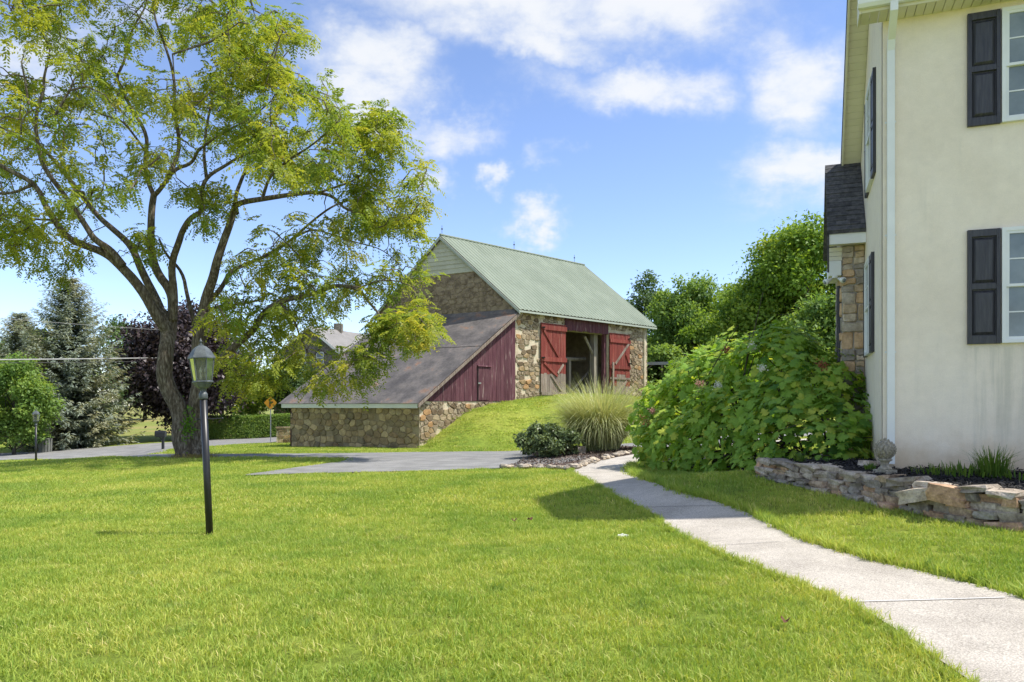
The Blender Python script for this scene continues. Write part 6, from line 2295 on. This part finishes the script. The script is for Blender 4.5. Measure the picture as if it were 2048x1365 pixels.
# ---------------------------------------------------------------- neighbouring house, garden pier, shed
def build_neighbour():
    a, b = P(548, 716, 64), P(690, 716, 64)
    zb = gz1((a.x + b.x) / 2, 64) - .3
    ap = P(619, 655, 64)
    back = P(729, 672, 71.5) - ap; back.z = 0
    T = thing('stone_house', Vector(((a.x + b.x) / 2, 64, zb + .3)), 'grey stone house with pale roof half hidden by tree branches', 'house')
    ft = lambda p, z: Vector((p.x, p.y, z))
    stone_n = surf('neighbour_stone', [(.13, .115, .095), (.21, .185, .15), (.28, .25, .21)], 7, .95, bump=.6, fine=.35, fine_scale=9, detail=2)
    roof_n = surf('pale_roof', [(.20, .19, .18), (.25, .238, .228)], 1.5, .8, fine=.12, fine_scale=10)
    w = MB().slab([ft(a, zb), ft(b, zb), b, ap - Vector((0, 0, .1)), a], back).build('wall', stone_n, T)
    for e, s in ((a, -1), (b, 1)):
        d = (e - ap).normalized()
        e2 = e + d * .35; f_ = Vector((0, -.35, 0))
        r = MB().slab([ap + f_, e2 + f_, e2 + back * 1.03, ap + back * 1.03], (0, 0, .12)).build('roof', roof_n, T)
        MB().slab([ap + f_ * 1.1 - Vector((0, 0, .12)), e2 + f_ * 1.1 - Vector((0, 0, .12)), e2 + f_ * 1.1 + Vector((0, 0, .1)), ap + f_ * 1.1 + Vector((0, 0, .1))], (0, .05, 0)).build('rake_board', white_trim, r)
    for (px, py) in ((605, 716), (640, 716), (605, 775), (650, 775)):
        c = P(px, py, 63.97)
        f = MB()
        for (x0, x1, z0, z1) in ((-.32, -.26, -.5, .5), (.26, .32, -.5, .5), (-.26, .26, -.5, -.43), (-.26, .26, .43, .5), (-.26, .26, -.03, .03)):
            f.hexa([c + Vector((x0, -.05, z0)), c + Vector((x1, -.05, z0)), c + Vector((x1, .02, z0)), c + Vector((x0, .02, z0))], [c + Vector((x0, -.05, z1)), c + Vector((x1, -.05, z1)), c + Vector((x1, .02, z1)), c + Vector((x0, .02, z1))])
        f = f.build('window', white_trim, T)
        MB().box(c, (.52, .03, .86)).build('pane', glass, f)
    ch = ap + back * .5
    MB().box(ft(ch, ap.z + .2), (.7, .7, 1.0)).build('chimney', stone_n, T)


def build_pier():
    a = P(553, 884, 44); a.z = gz1(a.x, a.y) - .1
    d = Vector((.96, .28, 0)).normalized(); s = Vector((-d.y, d.x, 0))
    T = thing('stone_garden_wall', a, 'short sunlit stone wall with cap beyond the lean-to corner', 'wall')
    top = CAMH + (HZ - 857) / F_PX * 44
    L = 3.0
    body = MB().slab([a, a + d * L, a + d * L + s * .45, a + s * .45], (0, 0, top - a.z)).build('core', mortar_lit, T)
    rnd = random.Random(2)
    for c in rubble([(0, .1), (L, .1), (L, top - a.z - .02), (0, top - a.z - .02)], .2, rnd, 1.5): 
        MB().add(*stone_from_cell(c, lambda x, y, o: a + d * x - s * o + Vector((0, 0, y)), .012, .03, rnd)).build('stone', stone_lit, T)
    x = -.05
    while x < L:
        w = rnd.uniform(.35, .6)
        MB().slab([a + d * x - s * .06 + Vector((0, 0, top - a.z)), a + d * (x + w - .015) - s * .06 + Vector((0, 0, top - a.z)), a + d * (x + w - .015) + s * .5 + Vector((0, 0, top - a.z)), a + d * x + s * .5 + Vector((0, 0, top - a.z))], (0, 0, .07)).build('cap_stone', stone_lit, T)
        x += w


def build_shed():
    a = P(1288, 735, 51)
    T = thing('open_shed', (a.x, a.y, gz1(a.x, a.y)), 'dark open shed with pale roof edge peeking out behind the barn', 'shed')
    d = Vector((.95, -.3, 0)).normalized(); s = Vector((.3, .95, 0)).normalized()
    z = CAMH + (HZ - 728) / F_PX * 51
    p = Vector((a.x - .6, a.y, z))
    MB().slab([p, p + d * 3.6, p + d * 3.6 + s * 3, p + s * 3], (0, 0, .10)).build('roof', galv, T)
    MB().slab([p - s * .03 - Vector((0, 0, .1)), p + d * 3.6 - s * .03 - Vector((0, 0, .1)), p + d * 3.6 - s * .03 + Vector((0, 0, .1)), p - s * .03 + Vector((0, 0, .1))], s * .025).build('fascia', galv, T)
    for k in range(3):
        for t in (.05, 2.9):
            q = p + d * (.2 + 1.6 * k) + s * t
            MB().tube([Vector((q.x, q.y, gz1(q.x, q.y) - .1)), Vector((q.x, q.y, z))], .07, 6).build('post', grey_wood, T)
    MB().tube([p + d * .2 + s * .05 - Vector((0, 0, .9)), p + d * 1.2 + s * .05 - Vector((0, 0, .05))], .04, 6).build('brace', grey_wood, T)
    MB().slab([p + s * 2.95 - Vector((0, 0, 2.6)), p + d * 3.6 + s * 2.95 - Vector((0, 0, 2.6)), p + d * 3.6 + s * 2.95, p + s * 2.95], s * .05).build('back_wall', grey_wood, T)


build_neighbour(); build_pier(); build_shed()


# ---------------------------------------------------------------- edging stones, lawn cap, leaves
def build_edging():
    rnd = random.Random(9)
    pebble = surf('river_stone', [(.30, .25, .20), (.42, .37, .31), (.52, .48, .42)], 9, .8, fine=.2, rand=.22, bump=.3,
                  rand_cols=[(1, 1, 1), (.8, .76, .7), (1.1, 1.02, .9), (.66, .64, .62)])
    T = thing('stone_edging', ground(1143, 941), 'row of small rounded tan stones edging the mulch bed', 'edging stones')
    line = GP([(1008, 939), (1060, 939.5), (1110, 940.5), (1140, 942.5), (1160, 934.5), (1185, 927.5), (1215, 919.5), (1255, 911.5), (1290, 905)])
    L = smooth_line(line, 2)
    k = 0
    for a, b in zip(L[:-1], L[1:]):
        n = max(1, int(np.linalg.norm(b - a) / .075))
        for i in range(n):
            if k > 150: break
            q = a + (b - a) * rnd.random() + np.array([rnd.gauss(0, .10), rnd.gauss(.16, .12)])
            s = rnd.uniform(.07, .20)
            MB().add(*rock((q[0], q[1], gz1(q[0], q[1]) + .04 + s * .18), (s * 1.25, s, s * .62), rnd.random() * 3, rnd, 0, .8)).build('stone', pebble, T); k += 1
    p = P(1160, 905, 22.6); p.z = gz1(p.x, p.y) + .12
    o = MB().add(*rock(p, (.34, .3, .36), .4, rnd, .1, .5)).build('boulder', wall_stone)
    tag(o, 'grey boulder between the small shrub and the ornamental grass', 'stone')


build_edging()
cap_m = surf('white_plastic', [(.75, .75, .72), (.8, .8, .78)], 4, .5)
q = ground(1246, 1076)
T = thing('drain_cap', q, 'small white round cap set in the lawn beside the walk', 'drain cap')
MB().lathe([(.07, -.02), (.07, .022), (.062, .03), (.03, .033)], q, 18).build('lid', cap_m, T, smooth=False)
MB().box(q + Vector((0, 0, .038)), (.03, .03, .010)).build('plug_nut', cap_m, T)
dead = surf('dead_leaf', [(.10, .045, .025), (.18, .085, .05)], 12, .8)
for k, (px, py, lab) in enumerate(((1060, 1049, 'larger curled brown leaf lying on the lawn'), (1028, 1051, 'smaller brown leaf left of the larger one on the lawn'),
                                   (1571, 1262, 'dark dead leaf on the grass near the walk'))):
    q = ground(px, py) + Vector((0, 0, .075))
    n = 9
    mb = MB()
    pts = []
    for i in range(n):
        a = 2 * math.pi * i / n
        r_ = .035 * (1 + .3 * math.sin(3 * a + k))
        pts.append(q + Vector((r_ * math.cos(a), r_ * math.sin(a) * .8, .022 * math.sin(2 * a + k))))
    mb.add([q - Vector((0, 0, .012))] + pts, [(0, 1 + i, 1 + (i + 1) % n) for i in range(n)])
    tag(mb.build('fallen_leaf', dead), lab, 'leaf', 'leaves on the lawn')
straw = leafmat('dry_grass', [(.20, .16, .06), (.30, .24, .10), (.38, .31, .15)], .3)
q = P(388, 917, 24.3)
tuft_plant('dry_grass_tuft', Vector((q.x, q.y, gz1(q.x, q.y))), 420, .20, 2.2, straw, 'straw-coloured dry grass heaped round the foot of the big tree', 'grass', .012, 12)
